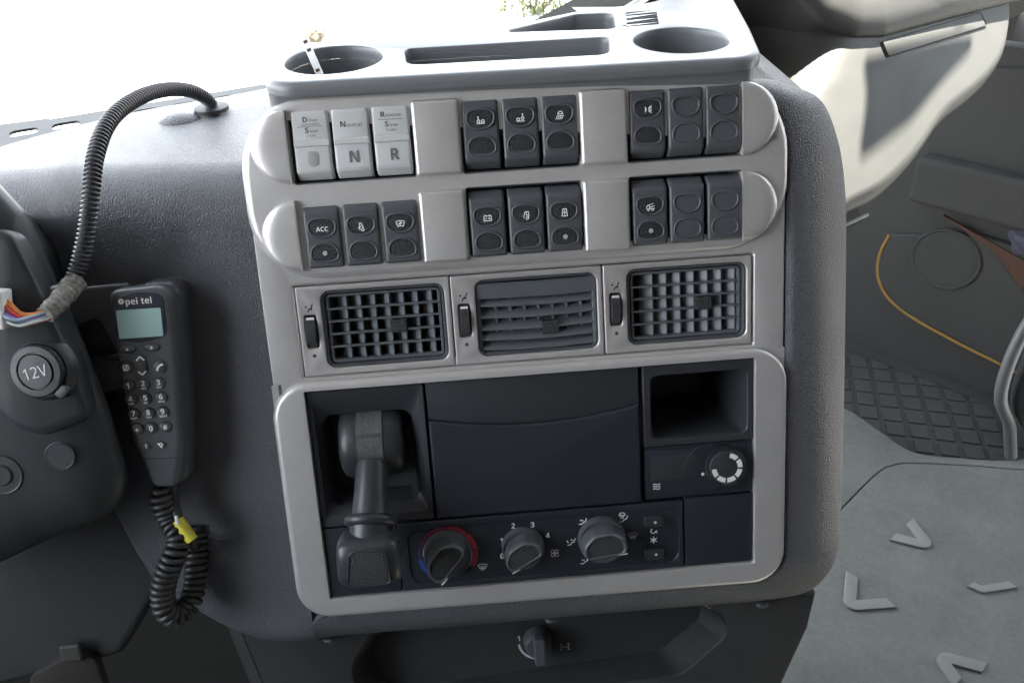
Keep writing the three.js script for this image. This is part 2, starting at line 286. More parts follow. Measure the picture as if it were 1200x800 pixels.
const ICON = {
  axleLeft(c) { c.lineWidth = 9; circ(c, 30, 62, 13); circ(c, 72, 62, 13); line(c, 14, 82, 86, 82); circ(c, 28, 24, 8, 1); line(c, 28, 30, 28, 46); },
  axleRight(c) { c.lineWidth = 9; circ(c, 28, 66, 13); circ(c, 72, 58, 13); line(c, 14, 84, 86, 84); circ(c, 72, 20, 8, 1); line(c, 72, 28, 72, 42); },
  beacon(c) { c.lineWidth = 9; c.beginPath(); c.arc(58, 40, 24, Math.PI, 0); c.closePath(); c.stroke(); line(c, 28, 56, 88, 56); for (let i = 0; i < 4; i++) line(c, 24 + 18 * i, 66, 14 + 18 * i, 88); },
  lamp(c) { c.lineWidth = 9; c.beginPath(); c.moveTo(22, 20); c.quadraticCurveTo(54, 50, 22, 80); c.closePath(); c.fill(); for (let i = -2; i <= 2; i++) line(c, 60, 50 + 9 * i, 84, 50 + 16 * i); },
  acc: text('ACC', 44),
  truckDoor(c) { c.lineWidth = 9; line(c, 34, 84, 34, 20, 50, 20, 66, 50, 66, 72); circ(c, 62, 82, 12); line(c, 34, 50, 50, 50); line(c, 20, 60, 30, 70); },
  screenWash(c) { c.beginPath(); c.moveTo(8, 30); c.quadraticCurveTo(50, 10, 92, 30); c.lineTo(76, 76); c.quadraticCurveTo(50, 66, 24, 76); c.closePath(); c.lineWidth = 9; c.stroke(); line(c, 34, 46, 66, 46); line(c, 50, 34, 50, 60); line(c, 38, 58, 62, 36); },
  battery(c) { c.lineWidth = 9; c.strokeRect(14, 34, 72, 46); c.fillRect(22, 22, 16, 12); c.fillRect(62, 22, 16, 12); line(c, 26, 58, 40, 58); line(c, 60, 58, 74, 58); line(c, 67, 51, 67, 65); },
  truckCab(c) { c.lineWidth = 9; line(c, 26, 78, 26, 52, 40, 18, 74, 18, 74, 68); circ(c, 58, 80, 12); line(c, 50, 20, 50, 52, 74, 52); },
  hatch(c) { c.lineWidth = 9; line(c, 26, 84, 36, 16, 72, 16, 80, 84, 26, 84); line(c, 32, 50, 76, 50); line(c, 54, 30, 54, 72); },
  tipper(c) { c.lineWidth = 9; line(c, 14, 70, 14, 44, 30, 34, 40, 34, 40, 70, 88, 70); circ(c, 30, 80, 9); circ(c, 72, 80, 9); line(c, 46, 56, 90, 44); line(c, 48, 30, 76, 22); },
  dot(c) { circ(c, 50, 50, 30, 1); },
  seatUp(c) { c.lineWidth = 10; circ(c, 22, 40, 9, 1); line(c, 36, 86, 46, 62, 66, 56, 80, 20); line(c, 56, 66, 72, 62); },
  seatFace(c) { c.lineWidth = 10; line(c, 20, 84, 44, 84, 56, 62, 76, 60, 88, 28); line(c, 66, 44, 50, 34); line(c, 24, 60, 14, 44); },
  seatFoot(c) { c.lineWidth = 10; line(c, 20, 76, 46, 76, 60, 58, 78, 56, 88, 26); line(c, 34, 40, 56, 40); },
  seatScreen(c) { c.lineWidth = 8; line(c, 20, 90, 46, 90, 58, 72, 76, 70, 88, 44); c.beginPath(); c.arc(44, 34, 24, Math.PI, 0); c.closePath(); c.stroke(); line(c, 36, 40, 36, 58); line(c, 52, 40, 52, 58); },
  defrost(c) { c.lineWidth = 6; c.beginPath(); c.moveTo(8, 30); c.quadraticCurveTo(50, 12, 92, 30); c.lineTo(76, 66); c.quadraticCurveTo(50, 56, 24, 66); c.closePath(); c.stroke(); for (const x of [36, 50, 64]) line(c, x, 40, x, 84); },
  fan(c) { c.lineWidth = 6; for (const [x, y] of [[30, 30], [70, 30], [30, 70], [70, 70]]) circ(c, x, y, 17); circ(c, 50, 50, 8, 1); },
  recirc(c) { c.lineWidth = 12; c.beginPath(); c.arc(46, 42, 28, 0.2, 4.2); c.stroke(); line(c, 72, 62, 90, 40); line(c, 72, 62, 90, 66); },
  snow(c) { c.lineWidth = 10; for (let i = 0; i < 3; i++) { const a = i * Math.PI / 3 + Math.PI / 2; line(c, 50 - 40 * Math.cos(a), 50 - 40 * Math.sin(a), 50 + 40 * Math.cos(a), 50 + 40 * Math.sin(a)); } circ(c, 50, 50, 18); },
  heat(c) { c.lineWidth = 9; for (let i = 0; i < 3; i++) { const y = 24 + 24 * i; c.beginPath(); c.moveTo(18, y); c.bezierCurveTo(38, y - 18, 58, y + 18, 84, y - 4); c.stroke(); } },
  axle(c) { c.lineWidth = 8; line(c, 20, 20, 20, 80); line(c, 80, 20, 80, 80); line(c, 20, 50, 80, 50); for (const [x, y] of [[20, 20], [20, 80], [80, 20], [80, 80]]) { c.fillRect(x - 10, y - 8, 20, 16); } },
};

// ---------------------------------------------------------------- the setting: ground outside, cab shell
{
  const g = new THREE.PlaneGeometry(300, 300); g.rotateX(-Math.PI / 2); g.translate(0, -1.35, 0);
  struct('ground', g, M.ground);
}
const cabShell = thing('truck_cab', 'pale truck cab shell with open doors around the dashboard', 'truck cab');
const pathBar = (a, b, w, d) => { const A = new THREE.Vector3(...a), B = new THREE.Vector3(...b), g = new THREE.BoxGeometry(w, A.distanceTo(B), d); g.applyQuaternion(new THREE.Quaternion().setFromUnitVectors(new THREE.Vector3(0, 1, 0), B.clone().sub(A).normalize())); g.translate((A.x + B.x) / 2, (A.y + B.y) / 2, (A.z + B.z) / 2); return g; };
mesh('added_sun_blocker', box(-1.0, 1.71, -0.80, 0.45, 1.72, -0.38), M.cabDark, cabShell, null, false);  // unseen panel, added to keep the sun off console and trim
mesh('added_sun_blocker', box(0.455, 1.71, -0.68, 1.05, 1.72, -0.38), M.cabDark, cabShell, null, false);  // second added panel, keeps the sun off the console flank
mesh('sun_block_pillar', box(1.06, -0.3, -1.2, 1.14, 0.92, -0.66), M.cabDark, cabShell, null, false);  // unseen box, added to stop sun reaching the passenger floor
mesh('roof', box(-1.2, 1.722, -0.38, 1.2, 1.80, 1.6), M.cab, cabShell, null, false);
mesh('rear_wall', box(-1.2, -0.2, 1.52, 1.2, 1.72, 1.6), M.cab, cabShell, null, false);
mesh('side_wall', box(1.12, -0.2, -0.12, 1.2, 1.72, 1.52), M.cab, cabShell, null, false);
mesh('side_wall', box(-1.2, -0.3, -0.5, -1.12, 0.72, 1.0), M.cabDark, cabShell, null, false);
mesh('side_wall', box(-1.2, -0.3, 1.0, -1.12, 0.98, 1.52), M.cabDark, cabShell, null, false);
mesh('side_wall', box(-1.2, 0.98, 1.0, -1.12, 1.72, 1.52), M.cab, cabShell, null, false);
mesh('windscreen_pillar', pathBar([1.06, 0.55, -0.92], [1.02, 1.76, -0.45], 0.10, 0.10), M.cab, cabShell, null, false);
mesh('windscreen_pillar', pathBar([-1.06, 0.55, -0.92], [-1.02, 1.76, -0.45], 0.10, 0.10), M.cab, cabShell, null, false);
mesh('front_wall', box(0.0, -0.35, -1.22, 1.15, 0.60, -1.12), M.cabDark, cabShell, null, false);
{ // upright wall behind the dash, along the foot of the windscreen
  const p = [[-1.12, 0.14], [-0.52, -0.078], [-0.13, -0.224], [0.12, -0.34]], r = [0.72, -0.2].map((y) => p.map(([x, z]) => [x, y, z]));
  mesh('bulkhead', loft(r, { close: false, crease: 0.5 }), M.cabDark, cabShell, null, false);
  mesh('dash_top', loft([[[0.10, 0.82, -0.30], [0.30, 0.90, -0.42], [0.66, 0.92, -0.50], [1.06, 0.90, -0.62]], [[0.10, 0.74, -0.95], [0.30, 0.74, -0.98], [0.66, 0.74, -0.98], [1.06, 0.74, -0.98]]], { close: false, crease: 0.9 }), M.passenger, cabShell, null, false);
}
{
  const g = new THREE.BufferGeometry();
  g.setAttribute('position', new THREE.Float32BufferAttribute([-1.0, 0.66, -0.98, 1.0, 0.66, -0.98, 0.98, 1.71, -0.47, -0.98, 1.71, -0.47], 3)); g.setIndex([0, 1, 2, 0, 2, 3]); g.computeVertexNormals();
  const p = mesh('windscreen', g, M.pane, scene, null, false); p.userData = { label: 'clear windscreen glass above the left dash top', category: 'windscreen' };
  const w = new THREE.BufferGeometry();
  w.setAttribute('position', new THREE.Float32BufferAttribute([-1.16, 0.72, -0.78, -1.16, 0.72, 1.0, -1.16, 1.72, 1.0, -1.16, 1.72, -0.46], 3)); w.setIndex([0, 1, 2, 0, 2, 3]); w.computeVertexNormals();
  mesh('side_window', w, M.pane, cabShell, null, false);
}

for (const sx of [-0.62, 0.66]) {  // unseen seats, added to block light from the lower fascia
  const t = thing(sx < 0 ? 'added_driver_chair' : 'added_passenger_chair', sx < 0 ? 'unseen dark driver seat added to dim the lower fascia' : 'unseen dark passenger seat added to dim the lower fascia', 'seat'); t.position.set(sx, 0, 0.75);
  mesh('seat_base', rbox(-230, 0, -200, 230, 300, 240, 30), M.cabDark, t); mesh('cushion', rbox(-270, 300, -290, 270, 440, 270, 50, 4), M.cabDark, t);
  const b = mesh('backrest', rbox(-260, 0, -60, 260, 720, 70, 50, 4), M.cabDark, t, [0, 430, 250]); b.rotation.x = 0.16;
}

// ---------------------------------------------------------------- the dashboard console
const con = faceThing('dashboard_console', 'grey truck dashboard console with rocker switches, air vents and climate dials', 'dashboard', 0, 0, 0);

// padded cover: right, bottom and top rounding of the console
{
  const I = [], O = [], Dp = [], key = [
    // u, v inner | u, v outer | depth
    [-174, -241, -174, -263, 22], [-168, -240, -168, -263, 22], [-158, -232, -158, -263.4, 25], [-120, -232, -120, -264, 26], [-60, -232, -60, -265, 26], [0, -232, 0, -265, 26], [60, -232, 62, -265, 26], [120, -232, 124, -266, 27], [150, -233, 176, -267, 30],
    [160, -232, 206, -264, 34], [169, -227, 222, -253, 40], [173, -220, 231, -236, 44], [173, -190, 233, -200, 46], [173, -130, 233, -130, 46], [173, -60, 232, -60, 46], [173, -10, 231, -8, 46],
    [173, 30, 229, 36, 46], [172, 60, 222, 72, 46], [166, 84, 209, 98, 46], [156, 98, 188, 108, 46], [142, 106, 168, 113, 44], [120, 108, 124, 110, 40], [60, 108, 62, 110, 36], [0, 108, 0, 110, 36], [-60, 108, -62, 110, 36], [-120, 108, -124, 110, 36], [-146, 104, -150, 106, 36], [-160, 94, -164, 95, 36], [-171, 80, -173, 80, 36], [-171, 60, -173, 60, 36]];
  const c3 = new THREE.CatmullRomCurve3(key.map((k) => new THREE.Vector3(k[0], k[1], 0)), false, 'centripetal'), o3 = new THREE.CatmullRomCurve3(key.map((k) => new THREE.Vector3(k[2], k[3], k[4])), false, 'centripetal');
  const N = 180; for (let i = 0; i <= N; i++) { const a = c3.getPoint(i / N), b = o3.getPoint(i / N); I.push(a); O.push(b); Dp.push(b.z); }
  const rings = [], K = 14; 
  rings.push(I.map((a, i) => [a.x, a.y, -30]));
  for (let k = 0; k <= K; k++) { const f = k / K * Math.PI / 2; rings.push(I.map((a, i) => [lerp(a.x, O[i].x, Math.sin(f)), lerp(a.y, O[i].y, Math.sin(f)), -4 - Dp[i] * (1 - Math.cos(f))])); }
  for (const d of [40, 110, 360]) rings.push(O.map((b, i) => { const up = smooth(-100, 60, b.y) * 0.404; return [b.x, b.y + d * up - Math.min(d, 40) * 1.5 * smooth(60, 100, b.y) * (1 - smooth(160, 186, b.x)), -4 - Dp[i] - d]; }));
  const g = loft(rings, { close: false, crease: 0 });
  // uv by arc length so that the grain is not stretched
  const n = N + 1, uv = []; let s = 0; const S = [0]; for (let i = 1; i < n; i++) { s += Math.hypot(O[i].x - O[i - 1].x, O[i].y - O[i - 1].y) * 0.7 + 0.3 * I[i].distanceTo(I[i - 1]); S.push(s); }
  for (let r = 0; r < rings.length; r++) for (let i = 0; i < n; i++) { let t = 0; for (let q = 1; q <= r; q++) t += Math.hypot(...[0, 1, 2].map((c) => rings[q][i][c] - rings[q - 1][i][c])); uv.push(S[i] * 0.001, t * 0.001); }
  g.setAttribute('uv', new THREE.Float32BufferAttribute(uv, 2)); g.userData.keepUV = true;
  mesh('padded_cover', g, M.pad, con);
}
// padded cover of the dash to the left, rolling over into the dash top
{
  const vb = [[-480, -100], [-340, -108], [-306, -128], [-296, -165], [-280, -210], [-252, -236], [-222, -256], [-200, -263], [-168, -263]];
  const cols = 60, rings = [], uv = [];
  let su = 0, prev = null;
  for (let i = 0; i <= cols; i++) {
    const f = Math.pow(i / cols, 0.9) * 86 * D2R, u = -166 - 330 * Math.sin(f), w = -4 - 150 * (1 - Math.cos(f)) - 5 * smooth(-166, -230, u), b = table(vb, u), t = 86 + 4 * smooth(-180, -300, u) , r = [];
    if (prev) su += Math.hypot(u - prev[0], w - prev[1]); prev = [u, w];
    const R = 22, T = 46; let st = 0, last = null;
    const push = (v, z) => { if (last) st += Math.hypot(v - last[0], z - last[1]); last = [v, z]; r.push([u, v, z]); uv.push(su * 0.001, st * 0.001); };
    for (let k = 0; k <= 6; k++) { const a = k / 6 * Math.PI / 2; push(b + R - R * Math.sin(Math.PI / 2 - a + 0) * 1, w - R + R * Math.sin(a)); }
    for (let k = 1; k < 26; k++) push(lerp(b + R, t - T, k / 26), w);
    for (let k = 0; k <= 12; k++) { const a = k / 12 * 68 * D2R; push(t - T + T * Math.sin(a), w - T + T * Math.cos(a)); }
    const v1 = t - T + T * Math.sin(68 * D2R), w1 = w - T + T * Math.cos(68 * D2R), dm = Math.max(12, -0.375 * v1 + 0.927 * w1 + 142 + 0.374 * (u + 374));
    for (const d of [0.15, 0.4, 0.7, 1]) push(v1 + d * dm * 0.375, w1 - d * dm * 0.927);
    push(v1 + dm * 0.375 - 60, w1 - dm * 0.927 - 20);
    rings.push(r);
  }
  const g = loft(rings, { close: false, crease: 0 }); g.setAttribute('uv', new THREE.Float32BufferAttribute(uv, 2)); g.userData.keepUV = true;
  mesh('padded_cover', g, M.pad, con);
}
// painted fascia frame
const wells = []; for (const [u0, u1] of [[-140.2, -64.8], [-35.2, 38.2], [68.6, 142.2]]) wells.push([u0, 64.6, u1, 109.6], [u0 + 0.4, 10.2, u1 - 0.2, 55.2]);
{
  const outer = roundPoly([[-173, 4, 44], [173, 4, 44], [173, 117.5, 52], [-173, 117.5, 46]], 10);
  const up = ext(shapeOf(outer, wells.map((w) => rrectPts(w[0], w[1], w[2], w[3], 1.2, 2))), -30, 0, 6, 5, 0.45, 0.1);
  // lower part behind the step, with the vent opening
  const low = ext(shapeOf(roundPoly([[-172.5, -66, 0.5], [172.5, -66, 0.5], [172.5, 61, 0.5], [-172.5, 61, 0.5]]), [rrectPts(-150.3, -60.2, 150.3, 0.3, 0.5, 1), ...wells.filter((w) => w[1] < 20).map((w) => rrectPts(w[0] - 0.5, w[1] - 0.5, w[2] + 0.5, w[3] + 0.5, 1, 1))]), -30, -4, 3, 3);
  const bez = ext(shapeOf(roundPoly([[-174, -235, 24], [173.5, -238, 24], [174, -62.6, 26], [-174, -62.6, 26]], 9), [rrectPts(-150.8, -220.3, 150.8, -69.4, 0.8, 1)]), -30, 0, 4.4, 5, 0.45, 0.12);
  const sides = [-1, 1].map((d) => ext(shapeOf(rrectPts(d < 0 ? -172.5 : 152.5, -120, d < 0 ? -152.5 : 172.5, -64, 0.5, 1)), -30, -4.1));
  mesh('fascia_frame', [up, low, bez, ...sides], M.fascia, con);
  // raised half-round end caps and blank covers of the two switch rows
  for (const [v0, v1] of [[64.8, 109.4], [10.4, 55]]) {
    const r = (v1 - v0) / 2, c = (v0 + v1) / 2;
    for (const s of [-1, 1]) {
      const pts = []; for (let k = 0; k <= 16; k++) { const a = (-90 + 180 * k / 16) * D2R; pts.push([s * (142 + (r + 1) * Math.cos(a)), c + r * Math.sin(a)]); }
      const g = []; const P = s > 0 ? pts : pts.slice().reverse();
      const bulge = []; for (let k = 0; k <= 8; k++) { const q = k / 8; bulge.push(P.map(([x, y]) => { const e = 1 - q; const bx = s * 142 + (x - s * 142) * e, by = c + (y - c) * lerp(1, e, 0); return [lerp(x, s * 142, q), by, -0.6 + 4.5 * Math.sqrt(Math.max(0, 1 - Math.pow(1 - q, 4.5))) * Math.pow(Math.max(0, 1 - Math.pow(Math.abs(y - c) / r, 12)), 0.5)]; })); }
      g.push(loft(bulge, { close: false, crease: 0.9 }));
      g.push(box(s > 0 ? 141.2 : -142, v0 + 0.4, -28, s > 0 ? 142 : -141.2, v1 - 0.4, 3.6));
      mesh('end_cap', g, M.fascia, con);
    }
    for (const [u0, u1] of [[-64.6, -36], [38.8, 68]]) {
      const rg = []; const P = rrectPts(u0, v0, u1, v1, 1.6, 3);
      mesh('blank_cover', ext(shapeOf(P), -28, 4.2, 2.2, 4), M.fascia, con);
    }
  }
  for (const w of wells) mesh('well_lining', loft([at(rrectPts(w[0], w[1], w[2], w[3], 1.2, 2), -1.6), at(rrectPts(w[0] + 0.5, w[1] + 0.5, w[2] - 0.5, w[3] - 0.5, 1, 2), -1.8), at(rrectPts(w[0] + 0.5, w[1] + 0.5, w[2] - 0.5, w[3] - 0.5, 1, 2), -26)], { cap1: true, crease: 0.5 }), M.switchBody, con);
}

// rocker switches
const ovalUp = [...Array(44)].map((_, i) => { const a = i / 44 * 2 * Math.PI, c = Math.cos(a), d = Math.sin(a), e = d > 0 ? 2 / 2.9 : 2 / 2.15; return [8.5 * Math.sign(c) * Math.abs(c) ** e, (d > 0 ? 5.0 : 6.8) * Math.sign(d) * Math.abs(d) ** e]; });
const ovalDn = ovalUp.map(([x, y]) => [x, -y]).reverse();
function switchShape(row) {
  // profile in (v, z), v from the switch centre
  const pr = row ? [[-20.8, -20], [-20.8, 1.6], [-19.2, 3.0], [13.6, 3.0], [15.6, 2.4], [20.4, -3.2], [21.0, -6], [21, -20]] : [[-21, -20], [-21, -5], [-20.4, -2.6], [-16.2, 2.0], [-14.2, 2.6], [19.2, 1.6], [20.7, 0.6], [20.7, -20]];
  const prof = roundPoly(pr.map(([v, z], i) => [v, z, [0, 0, 1, 1, 3, 2, 1, 0][i]]), 4), W = 11.2, rings = [];
  const cz = -8, cv0 = 0;
  for (const [x, k] of [[-W, 1.6], [-W + 0.15, 1.1], [-W + 0.5, 0.5], [-W + 1.3, 0.08], [-W + 2, 0], [W - 2, 0], [W - 1.3, 0.08], [W - 0.5, 0.5], [W - 0.15, 1.1], [W, 1.6]]) rings.push(prof.map(([v, z]) => [x, v - Math.sign(v) * Math.min(k, Math.abs(v)) * (Math.abs(v) > 18 ? 0.5 : 0), z > -19 ? z - k : z]));
  return loft(rings, { close: false, cap0: true, cap1: true, crease: 0.7 });
}
const rim = (pts, z, r = 0.85) => tube(pts.filter((_, i) => i % 2 === 0).map(([x, y]) => [x, y, z]), r, 60, 5, true);
const ZT = [2.35, 3.0];                                              // face height of the two rows
const swGeo = [0, 1].map(switchShape);
const shift = (pts, dx, dy) => pts.map(([x, y]) => [x + dx, y + dy]);
const OV = [[10.4, -7.4], [5.2, -12.0]];                              // centres of the two grips, per row
const legendName = [
  [['axleLeft', 'dark rocker switch with lifted left wheel symbol'], ['axleRight', 'dark rocker switch with lifted right wheel symbol'], ['beacon', 'dark rocker switch with work lamp symbol'], ['lamp', 'dark rocker switch with shining lamp symbol'], [null, 'plain blank switch cover beside the lamp switch'], [null, 'plain blank switch cover beside the upper right end cap']],
  [['acc', 'dark rocker switch lettered ACC'], ['truckDoor', 'dark rocker switch with truck and lever symbol'], ['screenWash', 'dark rocker switch with windscreen symbol'], ['battery', 'dark rocker switch with battery symbol'], ['truckCab', 'dark rocker switch with truck cab symbol'], ['hatch', 'dark rocker switch with hatch symbol'], ['tipper', 'dark rocker switch with truck symbol and grey dot'], [null, 'plain blank switch cover beside the truck switch'], [null, 'plain blank switch cover beside the lower right end cap']]];
const upU = [-22.7, 1.9, 26.2, 81.3, 105.4, 129.5], loU = [-126.3, -101.9, -77.4, -22.5, 2, 26.2, 81.4, 105.3, 129.8];
for (const row of [0, 1]) {
  const us = row ? loU : upU, vc = row ? 32.6 : 87;
  us.forEach((u, i) => {
    const [icon, label] = legendName[row][i], z = ZT[row], tiltless = i === 1 ? 0 : 0;
    const s = group(icon ? 'rocker_switch' : 'switch_blank', con, [u, vc, (rnd() - 0.5) * 0.6]); s.userData.label = label;
    s.rotation.x = (rnd() - 0.5) * 0.012; s.rotation.z = (rnd() - 0.5) * 0.008;
    const up = shift(ovalUp, 0, OV[row][0]), dn = shift(ovalDn, 0, OV[row][1]);
    mesh('switch_body', [swGeo[row], rim(up, z - 0.12), rim(dn, z - 0.12)], M.switchBody, s);
    if (icon) {
      mesh('grip_pad', ext(shapeOf(inset(up, 1.2)), z - 1, z + 0.2, 0.4, 2), M.knurl, s);
      mesh('grip_pad', ext(shapeOf(inset(dn, 1.2)), z - 1, z + 0.2, 0.4, 2), M.knurl, s);
      mesh('pad_recess', [ext(shapeOf(inset(up, 0.5)), z - 1, z + 0.05), ext(shapeOf(inset(dn, 0.5)), z - 1, z + 0.05)], M.knurl, s);
      const big = icon === 'acc' ? 9 : 6.4;
      decal('legend', big, icon === 'acc' ? 9 : 6.4, ICON[icon], s, [0, OV[row][0] - 1.4, z + 0.42]);
      if (['acc', 'hatch', 'tipper'].includes(icon)) decal('legend', 5, 5, (c) => { c.fillStyle = '#b9bcbc'; ICON.dot(c); }, s, [icon === 'acc' ? 0 : 0, OV[row][1] + 0.5, z + 0.42]);
    } else { // blanks: only the raised outlines
    }
  });
}
// three white selector keys of the upper row
[['D', 'white key for Drive with a worn grey oval'], ['N', 'white key lettered N for Neutral'], ['R', 'white key lettered R for Reverse']].forEach(([ch, label], i) => {
  const s = group('selector_key', con, [[-126.8, -102.4, -77.8][i], 87, 0]); s.userData.label = label;
  mesh('switch_body', switchShape(0), M.whiteKey, s);
  mesh('label_inset', ext(shapeOf(rrectPts(-10.2, 4.0, 10.2, 18.8, 0.5, 2)), 1.2, 2.35, 0.2, 2), M.whiteInset, s);
  mesh('ridge', rbox(-10.9, -0.4, 1.6, 10.9, 3.4, 3.1, 0.7), M.whiteKey, s);
  const sub = '#77787a', g3 = '#4c4d50';
  decal('legend', 17, 14.4, (c) => {
    c.textAlign = 'left'; c.fillStyle = g3;
    const w = (s1, y, x, big, small) => { c.font = 'bold ' + big + 'px sans-serif'; c.fillText(s1[0], x, y); const o = c.measureText(s1[0]).width; c.fillStyle = sub; c.font = small + 'px sans-serif'; c.fillText(s1.slice(1), x + o + 2, y + (big - small) * 0.32); c.fillStyle = g3; };
    if (i === 0) { w('Drive', 22, 24, 30, 19); c.fillStyle = sub; c.font = '13px sans-serif'; c.fillText('automated', 20, 42); c.fillRect(6, 50, 88, 2); c.fillStyle = g3; w('Slow', 66, 30, 30, 19); c.font = '16px sans-serif'; c.fillStyle = sub; c.fillText('2 sec', 34, 88); }
    if (i === 1) w('Neutral', 50, 12, 32, 20);
    if (i === 2) { w('Reverse', 20, 14, 30, 19); c.fillStyle = sub; c.fillRect(6, 40, 88, 2.4); c.fillStyle = g3; w('Slow', 60, 28, 30, 19); c.font = '16px sans-serif'; c.fillStyle = sub; c.fillText('2 sec', 32, 84); }
  }, s, [0, 11.6, 2.5], 2);
  if (i) decal('legend', 11, 11, (c) => { c.fillStyle = '#6f7072'; c.font = 'bold 88px sans-serif'; c.fillText(ch, 50, 54); }, s, [0.6, -7.6, 2.75]);
  else mesh('worn_letter', ext(shapeOf(roundPoly([[-3.6, -12.4, 2.6], [3.2, -12.6, 2.6], [3.6, -3.4, 2.8], [-3.2, -3.2, 1.4]], 5)), 1.4, 2.66, 0.2, 2), std([0.36, 0.36, 0.37], 0.6), s);
});

// ---------------------------------------------------------------- air vents
function airVent(cu, label, down) {
  const s = group('air_vent', con, [cu, -30, 0]); s.userData.label = label;
  const open = rrectPts(-34, -25.2, 46, 26, 6, 6), wheel = rrectPts(-45.6, -11, -38, 11.2, 1.4, 3);
  mesh('vent_plate', ext(shapeOf(rrectPts(-49.6, -29.8, 49.6, 29.8, 0.6, 1), [open, wheel]), -14, -3.6, 1.2, 3), M.ventPlate, s);
  const ring = (k) => rrectPts(-34 + k, -25.2 + k, 46 - k, 26 - k, Math.max(1, 6 - k), 6);
  const lip = [at(ring(0), -13), at(ring(0.1), -6.2), at(ring(0.6), -5.2), at(ring(1.4), -5.2), at(ring(2.2), -7), at(ring(2.4), -12), at(ring(2.6), -50)];
  mesh('housing', [loft(lip), box(-34, -26, -52, 46, 26, -50), box(-46, -12, -40, -37.6, 12, -38), box(-46, -12, -38, -45.6, 12, -10), box(-38, -12, -38, -37.6, 12, -10)], M.switchBody, s);
  if (!down) {
    const b = [at(ring(2.6), -16), at(ring(2.6), -8), at(ring(3.0), -7), at(ring(4.2), -7), at(ring(4.8), -8), at(ring(4.8), -16)];
    mesh('louvre_frame', loft(b, { crease: 0.8 }), M.vent, s);
    const sl = rbox(-31.4, -0.75, -10.6, 43.4, 0.75, -6.4, 0.7);
    for (const v of [13.4, 5.2, -3.2, -11.8]) mesh('slat', sl, M.vent, s, [0, v, 0]);
    const fin = rbox(-0.75, -21, -5.4, 0.75, 21.4, 5.4, 0.6);
    for (let i = 0; i < 7; i++) { const m = mesh('fin', fin, M.fin, s, [-21.4 + 9.3 * i + (cu > 50 ? 2 : 0), 0, -13.6]); m.rotation.y = cu > 50 ? 0.85 : 0.68; }
  } else {
    // louvre barrel swung downwards: its upper wall shows, the slats slope
    mesh('louvre_frame', [loft([[-32, 23.6, -6], [-31.4, 22.6, -4.6], [-30.6, 13.5, -5.2], [-30.6, 12.6, -6.6], [-30.6, 13.6, -22]].map((q) => { const r = []; for (let k = 0; k <= 16; k++) { const x = lerp(-32.6, 44.6, k / 16), e = Math.abs(k / 8 - 1); r.push([x, q[1] + (1 - e ** 2) * -0.5, q[2] - 0.5 * e ** 4]); } return r; }), { close: false, crease: 0.7 }),
      rbox(-33, -24, -24, -31, 23, -6, 0.8), rbox(43, -24, -24, 45, 23, -6, 0.8), rbox(-33, -25, -22, 45, -23, -6, 0.8)], M.vent, s);
    for (const v of [7.8, 0, -8, -15, -21.6]) {
      const r = [[0, -6.2], [0.5, -5.8], [1.1, -6.1], [7.2, -14.6], [6.5, -15]].map(([dv, z]) => { const q = []; for (let k = 0; k <= 14; k++) { const e = k / 7 - 1; q.push([lerp(-31.2, 43.2, k / 14), v + dv - (1 - e * e) * 0.9, z + (1 - e * e) * 1.1]); } return q; });
      mesh('slat', loft(r, { close: false, crease: 0.7 }), M.vent, s);
    }
    const fin = ext(shapeOf([[-7, -22], [2, -22], [4, 16], [-7, 16]]), -0.6, 0.6); fin.rotateY(-Math.PI / 2);
    for (let i = 0; i < 7; i++) { const m = mesh('fin', fin, M.fin, s, [-21.4 + 9.4 * i, -4, -12.6]); m.rotation.y = 0.35; }
  }
  { // adjuster knob on the middle slat
    const g = rbox(0, -4.4, -19, 11.5, 4.4, -5.2, 1.2); mesh('adjuster_knob', g, M.knurl, s, [cu < -50 ? 8.6 : cu > 50 ? 12 : 8.6, cu < -50 ? -0.5 : cu > 50 ? -0.4 : -8.6, down ? 0.8 : 0]);
  }
  const tw = lathe([[0.1, -3.2], [13.4, -3.2], [14, -2.7], [14, 2.7], [13.4, 3.2], [0.1, 3.2]], 48); tw.rotateY(Math.PI / 2); tw.translate(-41.8, 0, -14.6);
  mesh('thumbwheel', tw, M.knurl, s);
  const mk = box(-44.2, -0.75, 0, -39.4, 0.75, 0.5); mk.rotateX(-38 * D2R); mesh('wheel_mark', mk, M.white, s, [0, 8.6, -3.5]);
  decal('legend', 7.4, 7.4, (c) => { c.fillStyle = c.strokeStyle = '#2a2a2c'; c.lineWidth = 11; ICON.seatUp(c); }, s, [-41.6, 16, -3.5]);
  decal('legend', 4, 4, (c) => { c.fillStyle = '#2f2f31'; ICON.dot(c); c.fillStyle = '#5a5a5c'; circ(c, 50, 50, 12, 1); }, s, [-41.8, -16, -3.5]);
}
airVent(-100, 'left air vent with level slats', false);
airVent(0, 'middle air vent with its slats swung down', true);
airVent(100, 'right air vent with level slats', false);

// ---------------------------------------------------------------- lower modules
mesh('module_backing', box(-152, -221, -34, 70, -68, -30), M.dark, con);
